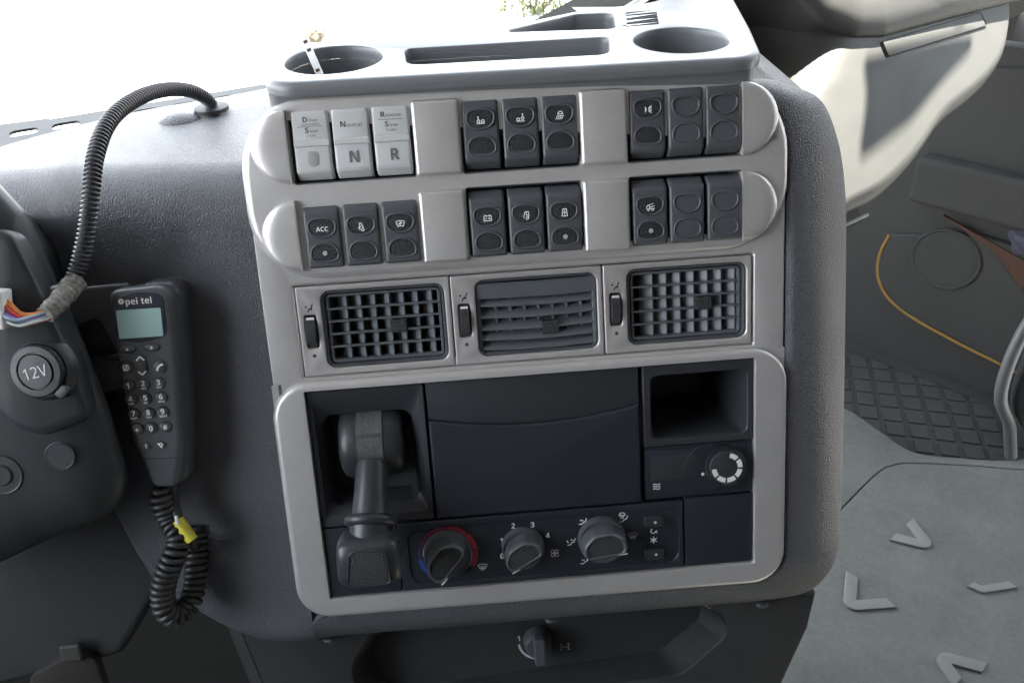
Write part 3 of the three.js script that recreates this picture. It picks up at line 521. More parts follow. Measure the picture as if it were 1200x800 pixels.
// lever surround: a funnel with a deep rounded recess
{
  const s = group('lever_surround', con);
  const o = rrectPts(-150.2, -167.2, -73.2, -70, 0.8, 6), i1 = rrectPts(-144, -155.5, -82, -88.5, 9, 6), i2 = rrectPts(-142.5, -154, -83.5, -90, 8, 6), i3 = rrectPts(-139, -151, -87, -94, 7, 6);
  mesh('surround_frame', loft([at(o, -28), at(o, -3.2), at(inset(o, 0.8), -2.4), at(rrectPts(-147, -161, -77, -77, 3, 6), -3.2), at(i1, -9.6), at(inset(i1, 0.5), -10.6), at(i2, -13), at(i3, -44)], { cap1: true, crease: 0.45 }), M.panelGrey, s);
  // rotating drum: flanged cylinder lying across, worn strip in the middle
  const drum = lathe([[0.1, -21.5], [20.5, -21.5], [23.6, -19.6], [25.4, -15], [26, -9.4], [26, 9.4], [25.4, 15], [23.6, 19.6], [20.5, 21.5], [0.1, 21.5]], 56); drum.rotateY(Math.PI / 2);
  mesh('drum', drum, M.lever, s, [-111.5, -113, -22]);
  const st = lathe([[25.6, -8.8], [26.8, -8.6], [26.8, 8.6], [25.6, 8.8]], 64); st.rotateY(Math.PI / 2);
  const rimg = []; for (const v of [10.5, 12, -15]) { const a = Math.asin(v / 26.6); rimg.push(box(-8.6, -0.5, 0, 8.6, 0.5, 0.9).translate(0, v, 26.6 * Math.cos(a))); }
  mesh('worn_strip', st, M.worn, s, [-111.5, -113, -22]); for (const g of rimg) mesh('strip_rib', g, M.worn, s, [-111.5, -113, -22]);
}
mesh('lower_panel', ext(shapeOf(rrectPts(-150, -219.8, -100.4, -168.4, 0.8, 2)), -28, -2.4, 0.8, 2), M.panel, con);
// hand lever
{
  const s = group('hand_lever', con); s.userData.label = 'dark hand lever with ringed shaft and ribbed grip';
  const A = new THREE.Vector3(-111.8, -126, 4), B = new THREE.Vector3(-114.4, -168, 30), ax = B.clone().sub(A).normalize(), q = new THREE.Quaternion().setFromUnitVectors(new THREE.Vector3(0, 0, 1), ax);
  const put = (g) => g.applyQuaternion(q).translate(A.x, A.y, A.z);
  mesh('shaft', put(lathe([[0.1, -6], [9.8, -6], [10.8, -2], [11.2, 14], [12.2, 24], [12.2, 31], [13.4, 34], [13.8, 37], [13.2, 39], [13.6, 46], [13.2, 56]], 40)), M.lever, s);
  mesh('collar', put(new THREE.TorusGeometry(13.8, 3.6, 16, 48).translate(0, 0, 33)), M.lever, s);
  // grip: a flaring rounded block with flattened front
  const rings = []; const G = [[-156.6, 9, 6, 33], [-157.6, 14, 10, 34.5], [-159, 17.6, 12, 36], [-161.5, 19.4, 13.2, 37], [-168, 20.2, 13.6, 37.6], [-178, 20.6, 13.4, 37.6], [-184.6, 20.6, 12.4, 37], [-188, 19.6, 10.4, 36], [-189.6, 17, 7, 35.4]];
  for (const [v, hw, hd, z] of G) { const r = []; for (let k = 0; k < 40; k++) { const a = k / 40 * 2 * Math.PI, e = 2 / 4.2, c = Math.cos(a), d = Math.sin(a); r.push([-114.6 + hw * Math.sign(c) * Math.abs(c) ** e, v, z - 4 + hd * Math.sign(d) * Math.abs(d) ** e]); } rings.push(r); }
  mesh('grip', loft(rings, { cap0: true, cap1: true, crease: 0.9 }), M.lever, s);
  const pp = roundPoly([[-13.8, -12.4, 3], [14, -12.4, 3], [11.6, 11.4, 4], [-10, 11.4, 4]], 6);
  const rg = tube(pp.map(([x, y]) => [x, y, 0.2]), 0.7, 80, 6, true);
  const m1 = mesh('grip_pad', [ext(shapeOf(inset(pp, 0.9)), -2, 0.5, 0.5, 2)], M.knurl, s, [-114.6, -173.6, 47]); m1.rotation.x = 0.02;
  const m2 = mesh('pad_rim', rg, M.lever, s, [-114.6, -173.6, 47]); m2.rotation.x = 0.02;
}
// plain storage lid with a curved lip line
{
  const s = group('storage_lid', con);
  const arc = []; for (let k = 0; k <= 24; k++) { const t = k / 24 * 2 - 1; arc.push([t * 71.6, -95.4 - 8.0 * (1 - t * t)]); }
  mesh('upper_lip', ext(shapeOf([...arc, [71.6, -70], [-71.6, -70]]), -26, -3.4, 0.7, 2), M.panelGrey, s);
  mesh('lid_front', ext(shapeOf([[-71.6, -167.6], [71.6, -167.6], ...arc.slice().reverse().map(([x, y]) => [x, y - 0.1])]), -26, -1.2, 2.4, 5), M.panel, s);
}
// open storage pocket
{
  const s = group('storage_pocket', con);
  const o = rrectPts(74.4, -127.8, 150.4, -69.8, 0.8, 6), a = rrectPts(79, -123.4, 147, -76.6, 6, 6), b = rrectPts(80.4, -122, 145.6, -78, 5, 6), c = rrectPts(88, -119, 139, -80, 4, 6);
  mesh('pocket_shell', loft([at(o, -28), at(o, -3.4), at(inset(o, 0.9), -2.4), at(a, -2.6), at(inset(a, 0.8), -3.2), at(b, -5.5), at(c, -92)], { cap1: true, crease: 0.5 }), M.panelGrey, s);
}
// heater thermostat with its toothed dial
{
  const s = group('heater_thermostat', con, [0, 0, 0]);
  mesh('thermostat_plate', [ext(shapeOf(rrectPts(74.4, -167, 150.4, -128.6, 0.8, 2)), -28, -4, 0.5, 2), ext(shapeOf(rrectPts(76, -161.6, 147.6, -130, 1.4, 3)), -10, -2.6, 0.7, 2)], M.panel, s);
  mesh('raised_field', ext(shapeOf(roundPoly([[79, -152.6, 0.6], [110, -152, 0.6], [110, -134.6, 0.6], [79, -135.4, 0.6]], 3)), -4, -2.1, 0.4, 2), M.panelGrey, s);
  mesh('dial_seat', [new THREE.TorusGeometry(16.6, 0.45, 8, 60).translate(119.6, -145.2, -2.4), disc(16.3, -5, -2.2, 60).translate(119.6, -145.2, 0)], M.panel, s);
  const teeth = []; for (let k = 0; k < 60; k++) { const a = k / 60 * 2 * Math.PI; teeth.push(box(12.2, -0.42, -2, 14.2, 0.42, 2.6).rotateZ(a)); }
  const dial = [lathe([[0.1, 3.0], [11.2, 3.0], [12.2, 2.6], [12.6, 2], [13.2, 1], [13.2, -3]], 60), ...teeth];
  mesh('dial', dial, M.panelGrey, s, [130.4, -145, 0]);
  decal('legend', 22.6, 22.6, (c) => { c.lineCap = 'butt'; c.lineWidth = 15; const R = 40; for (let k = 0; k < 6; k++) { const a0 = (-78 + 44 * k) * D2R; c.beginPath(); c.arc(50, 50, R, a0, a0 + 36 * D2R); c.stroke(); } }, s, [130.4, -145, 3.2], 2);
  decal('legend', 4, 4, ICON.dot, s, [114.8, -150.4, -2.0]);
  decal('legend', 7, 7, ICON.heat, s, [82.2, -157.2, -2.4]);
}
mesh('blank_panel', ext(shapeOf(rrectPts(101.6, -219.8, 150.2, -168, 0.8, 2)), -28, -2.6, 0.8, 2), M.panel, con);
// climate control panel
{
  const s = group('climate_panel', con);
  const o = rrectPts(-99.6, -219.8, 100.6, -168.8, 1, 2), inn = rrectPts(-93, -215.4, 97, -174.4, 9, 6);
  mesh('climate_plate', [ext(shapeOf(o, [inn]), -28, -2.2, 0.9, 3), box(-96, -218, -10, 99, -171, -3.4)], M.panel, s);
  // printed red and blue ring of the temperature dial
  decal('legend', 44, 44, (c) => {
    const arc = (r, w, a0, a1, col) => { c.strokeStyle = col; c.lineWidth = w; c.lineCap = 'butt'; c.beginPath(); c.arc(50, 50, r, a0 * D2R, a1 * D2R); c.stroke(); };
    const seg = [[-230, -188, '#2c4f9e', 7], [-186, -160, '#47405f', 4.5], [-158, -134, '#6c3444', 4.5], [-132, -92, '#8a2c3e', 4.5], [-90, -44, '#98303f', 6], [-42, -4, '#a03342', 8], [-2, 34, '#a03342', 9]];
    for (const [a0, a1, col, w] of seg) arc(44.5, w, a0, a1, col);
    for (const [a0, a1] of [[-182, -136], [-132, -88], [-84, -6], [-2, 34]]) arc(38.5, 1.8, a0, a1, '#d9cfd0');
  }, s, [-66.6, -194.6, -3.25], 3);
  const marks = [['0', -28.6, -200], ['1', -28.0, -188.2], ['2', -19.4, -177.8], ['3', -5.8, -178.2], ['4', 4.4, -187.2]];
  for (const [t, u, v] of marks) decal('legend', 7, 7, text(t, 78), s, [u, v, -3.2]);
  decal('legend', 7, 7, ICON.fan, s, [8.6, -201.2, -3.2]);
  decal('legend', 7.6, 7.6, ICON.defrost, s, [-42.8, -207, -3.2]);
  decal('legend', 7.6, 7.6, ICON.seatFoot, s, [29.2, -178.8, -3.2]); decal('legend', 8.6, 8.6, ICON.seatScreen, s, [58, -178.2, -3.2]); decal('legend', 8, 8, ICON.seatFace, s, [20.6, -193.2, -3.2]);
  decal('legend', 7.6, 7.6, ICON.seatFoot, s, [29.0, -209.2, -3.2]); decal('legend', 7.6, 7.6, (c) => { c.globalAlpha = 0.55; ICON.defrost(c); }, s, [64.6, -193, -3.2]);
  decal('legend', 6, 6, ICON.recirc, s, [79.4, -191.2, -3.2]); decal('legend', 6.4, 6.4, ICON.snow, s, [79.4, -197.6, -3.2]);
  // dials: round base, raised half-oval grip with ribbed top
  const D = roundPoly([[-14.4, -6.2, 4], [14.4, -6.2, 4], [13.8, 3, 8], [6.5, 9.4, 8], [-6.5, 9.4, 8], [-13.8, 3, 8]], 7);
  for (const [u, v, a, end, R, sc] of [[-66.4, -193.6, 50, -1, 17, 1.06], [-13.6, -194, 29, -1, 15, 0.92], [42.2, -192.8, 6, 1, 17, 1.04]]) {
    const base = [lathe([[0.1, 2.2], [R * 0.80, 2.2], [R * 0.86, 2.0], [R * 0.9, 2.9], [R * 0.95, 2.9], [R * 0.98, 1.6], [R, -3.4]], 60)];
    const P = (k, z) => D.map(([x, y]) => [x * sc * k, (y + 1.5) * sc * k, z]);
    base.push(loft([P(1.10, -2), P(1.08, 6), P(1.05, 13.4), P(1.0, 15.2), P(0.94, 15.8), P(0.88, 15.4), P(0.84, 14.2)], { crease: 0.7 }).rotateZ(a * D2R));
    const dial = mesh('dial', base, M.switchBody, s, [u, v, 0]);
    const gp = loft([P(0.86, 13), P(0.84, 14.6), P(0.5, 15.1), P(0.1, 15.2)], { cap1: true, crease: 0.7 }); gp.rotateZ(a * D2R);
    mesh('dial_grip', gp, M.knurl, s, [u, v, 0]);
    const pm = box(end * 12.6 * sc - 2.9, -1.1, 0, end * 12.6 * sc + 2.9, 1.1, 0.6); const px = end * 12.6 * sc; pm.translate(0, 0, 0); pm.rotateX(52 * D2R); pm.translate(end * -1.6, -5.7 * sc, 13.4); pm.rotateZ(a * D2R);
    mesh('dial_pointer', pm, M.white, s, [u, v, 0]);
  }
  for (const v of [-182.6, -207.2]) {
    const b = mesh('push_button', ext(shapeOf(rrectPts(-6.8, -3.8, 6.8, 3.8, 1.2, 3)), -6, 0.6, 1, 3), M.panelGrey, s, [79.4, v, 0]);
    decal('legend', 3.4, 3.4, (c) => { c.fillStyle = '#cfd0cf'; ICON.dot(c); }, s, [80, v + 0.2, 0.75]);
    b.userData.label = v > -190 ? 'upper dotted push button' : 'lower dotted push button';
  }
}
// storage tray on top: wells for cups, a slot, a rear recess and a louvre of narrow slits (world axes, millimetres)
{
  const tr = new THREE.Group(); tr.name = numbered('top_tray'); con.add(tr); tr.quaternion.copy(qF.clone().invert()); tr.position.copy(new THREE.Vector3(0, 0.8664 - 0.75, 0).applyQuaternion(qF.clone().invert()));
  const K = 0.955, sc = (p) => p.map(([x, y, r]) => [-34.3 + (x + 34.3) * K, -453 + (y + 453) * K, (r ?? 0) * K]);   // shape y is minus world z
  const slits = []; for (let k = 0; k < 7; k++) slits.push(sc([[92 + k * 1.1, 156 + k * 6.2], [114 + k * 1.1, 156 + k * 6.2 + 1.5], [115 + k * 1.1, 156 + k * 6.2 + 4.6], [93 + k * 1.1, 156 + k * 6.2 + 3.1]]));
  const outer = roundPoly(sc([[-160, 66, 24], [162, 61, 26], [178, 140, 60], [204, 290, 10], [120, 226, 30], [60, 212, 40], [0, 178, 60], [-60, 158, 30], [-160, 168, 24]]), 10);
  const wells3 = [[ellPts(-34.3 + (-117.5 + 34.3) * K, -453 + (115 + 453) * K, 31, 31, 48), 62], [ellPts(-34.3 + (120.5 + 34.3) * K, -453 + (112.5 + 453) * K, 30.5, 30.5, 48), 62], [roundPoly(sc([[-67, 92, 10], [66, 89, 10], [73, 130, 6], [-70, 130, 6]]), 5), 30], [roundPoly(sc([[0, 160, 3], [82, 152, 6], [88, 197, 8], [60, 199, 4]]), 4), 26]];
  const top = ext(shapeOf(outer, [...wells3.map((w) => w[0]), ...slits]), -8, 0, 5, 6, 0.6, 0.3);
  const walls = wells3.map(([p, d]) => loft([at(p, -8.02), at(p, -11), at(inset(p, d > 60 ? 3 : 1), -d)], { cap1: true, crease: 0.7 }));
  const step = ext(shapeOf(roundPoly(sc([[-157, 68.5, 22], [159.5, 63.5, 24], [160, 84, 4], [-157, 84, 4]]), 6)), -40, -8);
  const g = [top, ...walls, step].map((x) => x.clone().rotateX(-Math.PI / 2));
  mesh('tray_shell', g.slice(0, 1), M.tray, tr); mesh('tray_well', g[1], M.tray, tr); mesh('tray_well', g[2], M.tray, tr); mesh('tray_slot', g[3], M.tray, tr); mesh('tray_recess', g[4], M.tray, tr); mesh('tray_base', g[5], M.tray, tr);
  mesh('slit_backing', box(70, -40, -215, 130, -38, -140), M.tray, tr);
}
// lower plinth with its rounded recess and range dial
{
  const s = group('lower_plinth', con);
  const rec = roundPoly([[-150, -300, 26], [-128, -266, 20], [118, -268, 26], [150, -292, 20], [106, -330, 30], [-140, -345, 30]], 8);
  const out = [[-232, -236], [-196, -262], [212, -270], [206, -300], [184, -352], [150, -430], [-150, -430], [-212, -330]];
  const face = ext(shapeOf(out, [rec]), -70, -34, 3, 3); 
  mesh('plinth_face', face, M.lower, s);
  mesh('plinth_recess', [loft([at(rec, -35), at(inset(rec, 2), -40), at(inset(rec, 12), -62)], { cap1: true, crease: 0.9 })], M.lower, s);
  const k = [lathe([[0.1, 12], [9.4, 12], [10.6, 10.6], [11.6, 0]], 40), rbox(-4, -11.4, 8, 5, 11.4, 20, 2)];
  mesh('range_dial', k, M.switchBody, s, [-4.5, -305, -60]);
  decal('legend', 40, 40, (c) => { c.lineCap = 'butt'; c.lineWidth = 4.5; c.strokeStyle = '#c9c6d2'; c.beginPath(); c.arc(50, 50, 38, 88 * D2R, 175 * D2R); c.stroke(); c.fillStyle = '#d8d8d8'; c.font = 'bold 17px sans-serif'; c.fillText('1', 13, 40); c.font = 'bold 15px sans-serif'; c.fillText('L', 62, 90); }, s, [-4.5, -305, -57], 2);
  decal('legend', 10, 8, (c) => { c.strokeStyle = c.fillStyle = '#b5b5b5'; ICON.axle(c); }, s, [17, -312, -57]);
  for (const u of [5.2, 167, -161]) mesh('screw_clip', new THREE.SphereGeometry(5, 14, 8).scale(1, 0.5, 0.8).translate(0, 0, 0), M.switchBody, s, [u, u > 100 ? -271.5 : -268.5, -28]);
  mesh('plinth_side', loft([[[-232, -236, -34], [-212, -330, -34], [-180, -430, -34]], [[-248, -236, -50], [-228, -330, -50], [-196, -430, -50]], [[-256, -236, -90], [-236, -330, -90], [-204, -430, -90]]], { close: false, crease: 0.9 }), M.lower, s);
}
// ---- END OF CONSOLE

// ---------------------------------------------------------------- phone handset, holder and coiled cord
{
  const C0 = [-238, -52, 0], t = faceThing('phone_handset', 'dark grey car phone handset with green screen and round keys', 'phone', ...C0);
  const sh = (p) => p.map(([x, y, r]) => [x - C0[0], y - C0[1], r ?? 0]);
  const body = roundPoly(sh([[-257.6, 9, 7], [-219, 10.4, 9], [-220.4, -30, 40], [-226.4, -92, 30], [-234.4, -121, 5], [-250, -120, 5], [-257.6, -88, 30]]), 7);
  mesh('handset_body', ext(shapeOf(body), 3, 19.4, 4.2, 6, 0.7), M.phone, t);
  mesh('seam', tube([[-253.6, -99.4, 19.35], [-242, -99.9, 19.5], [-230.2, -100.6, 19.35]].map(([x, y, z]) => [x - C0[0], y - C0[1], z]), 0.3, 12, 5), M.dark, t);
  const sc = sh([[-254.6, 3.4, 5], [-238, 7.6, 30], [-223.6, 5, 5], [-225.0, -21, 5], [-240, -24.4, 30], [-255.4, -22, 5]]);
  mesh('screen_surround', ext(shapeOf(roundPoly(sc, 5)), 17, 20.0, 0.5, 2), M.lens, t);
  mesh('screen', ext(shapeOf(roundPoly(sh([[-253, -3, 1], [-226.2, -3.2, 1], [-227.2, -21, 1], [-254, -20.8, 1]]), 3)), 18, 20.25, 0.15, 1), M.lcd, t);
  decal('legend', 20, 20, (c) => { c.textAlign = 'left'; c.font = 'bold 27px sans-serif'; c.fillText('pei tel', 20, 52); circ(c, 9, 50, 9, 1); c.fillStyle = '#d05030'; circ(c, 9, 50, 2.5, 1); }, t, [-240.8 - C0[0], 2.2 - C0[1], 20.15], 2);
  const key = (u, v, rx, ry, draw, s = 1, label, span = 1) => {
    const k = group('key', t, [u - C0[0], v - C0[1], 19.2]); if (label) k.userData.label = label;
    const r = [[1.16, -0.4, M.dark], [1, 0, M.phoneKey]];
    mesh('key_seat', loft([at(ellPts(0, 0, rx * 1.2, ry * 1.2, 28), 0.05), at(ellPts(0, 0, rx, ry, 28), 0.32)], { crease: 0.5 }), M.dark, k);
    mesh('key_cap', loft([at(ellPts(0, 0, rx, ry, 28), 0), at(ellPts(0, 0, rx * 0.98, ry * 0.98, 28), 0.9), at(ellPts(0, 0, rx * 0.86, ry * 0.86, 28), 1.4), at(ellPts(0, 0, rx * 0.6, ry * 0.6, 28), 1.7)], { cap1: true, crease: 0.9 }), M.phoneKey, k);
    decal('legend', 7.2 * s, 7.2 * s, draw, k, [0, 0, 1.78], span);
  };
  key(-250, -27.6, 4.9, 2.6, ICON.dot, 0.42); key(-235.4, -27.6, 4.9, 2.6, ICON.dot, 0.42);
  key(-252.6, -39.0, 4.0, 4.0, (c) => { c.lineWidth = 14; line(c, 30, 78, 72, 24); circ(c, 50, 50, 26); }, 0.85); key(-232.4, -40.0, 4.0, 4.2, (c) => { c.lineWidth = 18; c.beginPath(); c.arc(84, 88, 58, 3.3, 4.6); c.stroke(); }, 0.95);
  key(-243.3, -38.4, 3.0, 6.4, (c) => { c.lineWidth = 8; line(c, 34, 24, 50, 8, 66, 24); line(c, 34, 78, 50, 92, 66, 78); }, 1.9);
  const rows = [[-50.6, ['1', '2', '3']], [-59.9, ['4', '5', '6']], [-69.5, ['7', '8', '9']], [-79.2, ['*', '0', '#']]], abc = { 2: 'ABC', 3: 'DEF', 4: 'GHI', 5: 'JKL', 6: 'MNO', 7: 'PQRS', 8: 'TUV', 9: 'WXYZ' };
  rows.forEach(([v, chs], r) => chs.forEach((ch, c0) => key([[-253.2, -244, -234.6], [-253.2, -244.2, -234.6], [-253, -243.9, -235], [-252.6, -243.9, -235]][r][c0], v, 3.7, 3.7, (c) => {
    c.font = 'bold 66px sans-serif'; c.fillText(ch, 50, ch === '*' ? 66 : abc[ch] ? 40 : 52); if (abc[ch]) { c.font = 'bold 26px sans-serif'; c.fillText(abc[ch], 50, 84); } if (ch === '0') { c.font = 'bold 26px sans-serif'; c.fillText('+', 50, 88); }
  }, 0.98)));
  key(-248.6, -90.8, 2.2, 2.5, text('i', 90), 0.66); key(-240, -90.9, 2.7, 2.6, (c) => { c.lineWidth = 16; line(c, 24, 20, 70, 84); circ(c, 62, 40, 22); }, 0.62);
}
{
  const t = faceThing('phone_holder', 'dark plastic holder with side arms behind the phone handset', 'phone holder', -235, -50, 0);
  const sh = (p) => p.map(([x, y, r]) => [x + 235, y + 50, r ?? 0]);
  mesh('holder_body', ext(shapeOf(roundPoly(sh([[-244, 11, 8], [-220, 10.4, 10], [-217.4, 2, 8], [-223.4, -60, 10], [-232, -121, 6], [-246, -126, 6]]), 6)), -34, 9, 5, 5, 0.7), M.phone, t);
  mesh('upper_arm', ext(shapeOf(roundPoly(sh([[-303, -14, 0], [-291.5, -1.6, 6], [-276, 10.4, 5], [-250, 11, 2], [-256, -48, 2], [-266, -27, 4], [-272, -9.6, 4], [-296, -17, 2]]), 5)), 0, 4.5, 1.4, 3, 0.7), M.bracket, t);
  mesh('lower_arm', ext(shapeOf(roundPoly(sh([[-292, -40, 0], [-262, -33.4, 1], [-258, -54, 1], [-290, -62, 0]]), 3)), -2, 3, 1, 2), M.bracket, t);
  mesh('thin_wire', tube([[-292, -45, 6], [-286, -40, 8], [-279, -36.2, 8], [-272, -34.8, 7], [-262, -36.4, 5]].map(([x, y, z]) => [x + 235, y + 50, z]), 1.5, 30, 8), M.cable, t);
}
{
  const t = faceThing('coiled_cord', 'black coiled phone cord hanging in a loop with a yellow tag', 'cord', -240, -170, 10);
  const O = [-240, -170, 10], path = new THREE.CatmullRomCurve3([[-247, -122, 12], [-248.4, -133, 11], [-247, -146, 9], [-241, -158, 13], [-244, -168, 17], [-251.5, -182, 18], [-256, -196, 18], [-256, -208, 17], [-251.5, -215.5, 12], [-246, -213, 5], [-242.5, -202, -3], [-241, -188, -8], [-239.5, -175, -12], [-238, -164, -15]].map((q) => new THREE.Vector3(q[0] - O[0], q[1] - O[1], q[2] - O[2])), false, 'centripetal');
  const N = 1400, L = path.getLength(), turns = L / 4.6, fr = path.computeFrenetFrames(N, false), pts = [];
  for (let i = 0; i <= N; i++) { const s = i / N, a = s * turns * 2 * Math.PI, p = path.getPointAt(s), r = 6.0 * Math.min(1, 0.5 + s * 12); pts.push(p.addScaledVector(fr.normals[i], Math.cos(a) * r).addScaledVector(fr.binormals[i], Math.sin(a) * r)); }
  class Poly extends THREE.Curve { getPoint(s, o = new THREE.Vector3()) { const x = s * N, i = Math.min(N - 1, Math.floor(x)); return o.copy(pts[i]).lerp(pts[i + 1], x - i); } }
  mesh('coil', new THREE.TubeGeometry(new Poly(), N, 2.25, 7), M.cable, t);
  mesh('straight_lead', tube([[-242, -122, 9], [-241.4, -134, 10], [-239, -147, 13], [-234, -158, 14], [-235.5, -166, 8], [-238.5, -175, -4]].map(([x, y, z]) => [x - O[0], y - O[1], z - O[2]]), 3.2, 40, 10), M.cable, t);
  const a = new THREE.Vector3(-240.2, -145.5, 13), b = new THREE.Vector3(-232.2, -160, 15), ax = b.clone().sub(a), tag = new THREE.CylinderGeometry(4.0, 4.0, ax.length(), 20, 1, true);
  tag.applyQuaternion(new THREE.Quaternion().setFromUnitVectors(new THREE.Vector3(0, 1, 0), ax.clone().normalize())); tag.translate((a.x + b.x) / 2 - O[0], (a.y + b.y) / 2 - O[1], (a.z + b.z) / 2 - O[2]);
  const tg = mesh('tag', tag, M.yellow, t); tg.userData.label = 'yellow tag wrapped round the cord';
  mesh('tag_tie', rbox(-1, -3, -1, 1, 3, 1, 0.6).translate(-238.6 - O[0], -143.6 - O[1], 18 - O[2]), M.white, t);
}

// ---------------------------------------------------------------- corrugated conduit with its loose plug
{
  const t = faceThing('corrugated_conduit', 'black corrugated cable conduit arching out of the dash top', 'conduit', -235, 60, 20), O = [-235, 60, 20];
  const path = new THREE.CatmullRomCurve3([[-220.8, 115, -131], [-220.8, 126, -123], [-225.6, 132.5, -106], [-234.4, 133, -80], [-243.4, 125, -43], [-249.8, 109.0, -8], [-252.2, 87.7, 14], [-254.1, 65.9, 24], [-259.1, 46.5, 26], [-266.4, 27.2, 27], [-272, 14.6, 30]].map((q) => new THREE.Vector3(q[0] - O[0], q[1] - O[1], q[2] - O[2])), false, 'centripetal');
  const L = path.getLength(), pitch = 2.75, turns = Math.round(L / pitch), per = 8, N = turns * per, R = 18, fr = path.computeFrenetFrames(N, false), rings = [];
  for (let i = 0; i <= N; i++) { const p = path.getPointAt(i / N), k = (i % per) / per, rr = 3.7 + 1.4 * smooth(0.15, 0.32, k) * (1 - smooth(0.68, 0.85, k)), r = []; for (let j = 0; j < R; j++) { const a = j / R * 2 * Math.PI, q = p.clone().addScaledVector(fr.normals[i], Math.cos(a) * rr).addScaledVector(fr.binormals[i], Math.sin(a) * rr); r.push([q.x, q.y, q.z]); } rings.push(r); }
  mesh('conduit_hose', loft(rings, { crease: 0 }), M.conduit, t);
  const tp = []; const tpath = curve([[-269.5, 17.5, 28], [-272.5, 11.5, 37], [-275, 6.6, 46], [-278, 2.6, 53]].map(([x, y, z]) => [x - O[0], y - O[1], z - O[2]]));
  const f2 = tpath.computeFrenetFrames(30, false);
  for (let i = 0; i <= 30; i++) { const p = tpath.getPointAt(i / 30), rr = 6.4 - 1.3 * (i / 30) + 0.5 * Math.sin(i * 1.9) * 0.6, r = []; for (let j = 0; j < 20; j++) { const a = j / 20 * 2 * Math.PI, w = rr + 0.35 * Math.sin(3 * a + i * 0.7); const q = p.clone().addScaledVector(f2.normals[i], Math.cos(a) * w).addScaledVector(f2.binormals[i], Math.sin(a) * w); r.push([q.x, q.y, q.z]); } tp.push(r); }
  const tape = mesh('tape_wrap', loft(tp, { cap0: true, cap1: true, crease: 0.8 }), M.tape, t); tape.userData.label = 'worn grey tape binding the conduit end';
  [[M.orange, 14, 4.2, 55], [M.orange, 12.4, 3.4, 56], [M.red, 11, 2.6, 58], [M.white, 9.4, 1.6, 57], [M.purple, 7.6, 2.4, 59], [M.blue, 6, 3, 60], [M.blue, 4.6, 0.6, 57], [M.white, 3, -0.4, 59], [M.red, 3.6, -0.8, 55]].forEach(([m, v0, v1, w]) => mesh('wire', tube([[-299, v0, w - 2], [-295, v0 - 2.6, w], [-290.5, lerp(v0, v1, 0.7) - 2.4, w - 1], [-284, v1 - 0.6, lerp(w, 54, 0.6)], [-276, v1 + 0.8, 52]].map(([x, y, z]) => [x - O[0], y - O[1], z - O[2]]), 0.95, 30, 7), m, t));
  const pl = mesh('plug', [rbox(-11, -11, -6, 9, 11, 6, 1.2), rbox(-8, -8, 5, 4, 8, 7.5, 0.8)], M.white, t, [-305.4 - O[0], 8.6 - O[1], 55 - O[2]]); pl.rotation.z = -0.12; pl.userData.label = 'white plastic plug';
}
{
  const s = faceThing('sensor_dome', 'small grained sensor dome on the dash top beside the conduit', 'sensor', -245, 110, -170);
  s.position.set(-0.243, 0.803, -0.152); s.quaternion.identity();
  const g = new THREE.SphereGeometry(21, 24, 12, 0, 7, 0, 1.6); g.scale(1, 0.7, 0.9); mesh('dome', g, M.pad, s);
  const c = thing('cable_grommet', 'flat black grommet where the conduit enters the dash top', 'grommet'); c.position.set(-0.2214, 0.8165, -0.1633);
  const q = lathe([[0.1, 1.2], [9, 1.2], [12.5, 0.6], [13, -2]], 30); q.rotateX(-Math.PI / 2); mesh('grommet_ring', q, M.black, c);
}
// slotted trim along the foot of the windscreen
{
  const t = thing('windscreen_trim', 'grey slotted trim strip along the foot of the windscreen', 'trim strip');
  const a = new THREE.Vector3(-0.52, 0.801, -0.0894), b = new THREE.Vector3(-0.13, 0.830, -0.2352), d = b.clone().sub(a), L = d.length() * 1000; d.normalize();
  const holes = []; for (let x = 40; x < L - 30; x += 30) if (((x / 30) | 0) % 4 !== 3) holes.push(rrectPts(x, 27, x + 20, 40, 5, 4));
  const g = ext(shapeOf(rrectPts(0, 0, L, 56, 2, 2), holes), -2, 0, 0.5, 1); g.rotateX(-Math.PI / 2);
  t.position.copy(a); t.rotation.y = Math.atan2(-d.z, d.x);
  mesh('slotted_strip', g, M.cowl, t);
  mesh('seal', rbox(0, -4, -2, L, 3, 3, 1), M.black, t);
  const g2 = ext(shapeOf(roundPoly([[0, 62], [L * 0.45, 60, 4], [L * 0.45, 66, 4], [0, 92]], 3)), -6, -2, 0.5, 1); g2.rotateX(-Math.PI / 2); mesh('cowl_edge', g2, M.cowl, t);
}
// stick in the left cup well
{
  const t = thing('marked_stick', 'thin white stick with brown marks leaning in the left cup well', 'stick');
  const a = new THREE.Vector3(-0.1375, 0.876, -0.124), b = new THREE.Vector3(-0.1150, 0.842, -0.0655), d = b.clone().sub(a);
  const q = new THREE.Quaternion().setFromUnitVectors(new THREE.Vector3(0, 1, 0), d.clone().normalize().negate());
  t.position.copy(b); t.quaternion.copy(q);
  mesh('stick', rbox(-2.4, 0, -0.8, 2.4, d.length() * 1000, 0.8, 0.5), M.white, t);
  for (const y of [14, 26, 33, 52, 60]) mesh('mark', box(-1.5, y, 0.7, 1.2, y + 2.6, 0.95), M.brown, t);
}

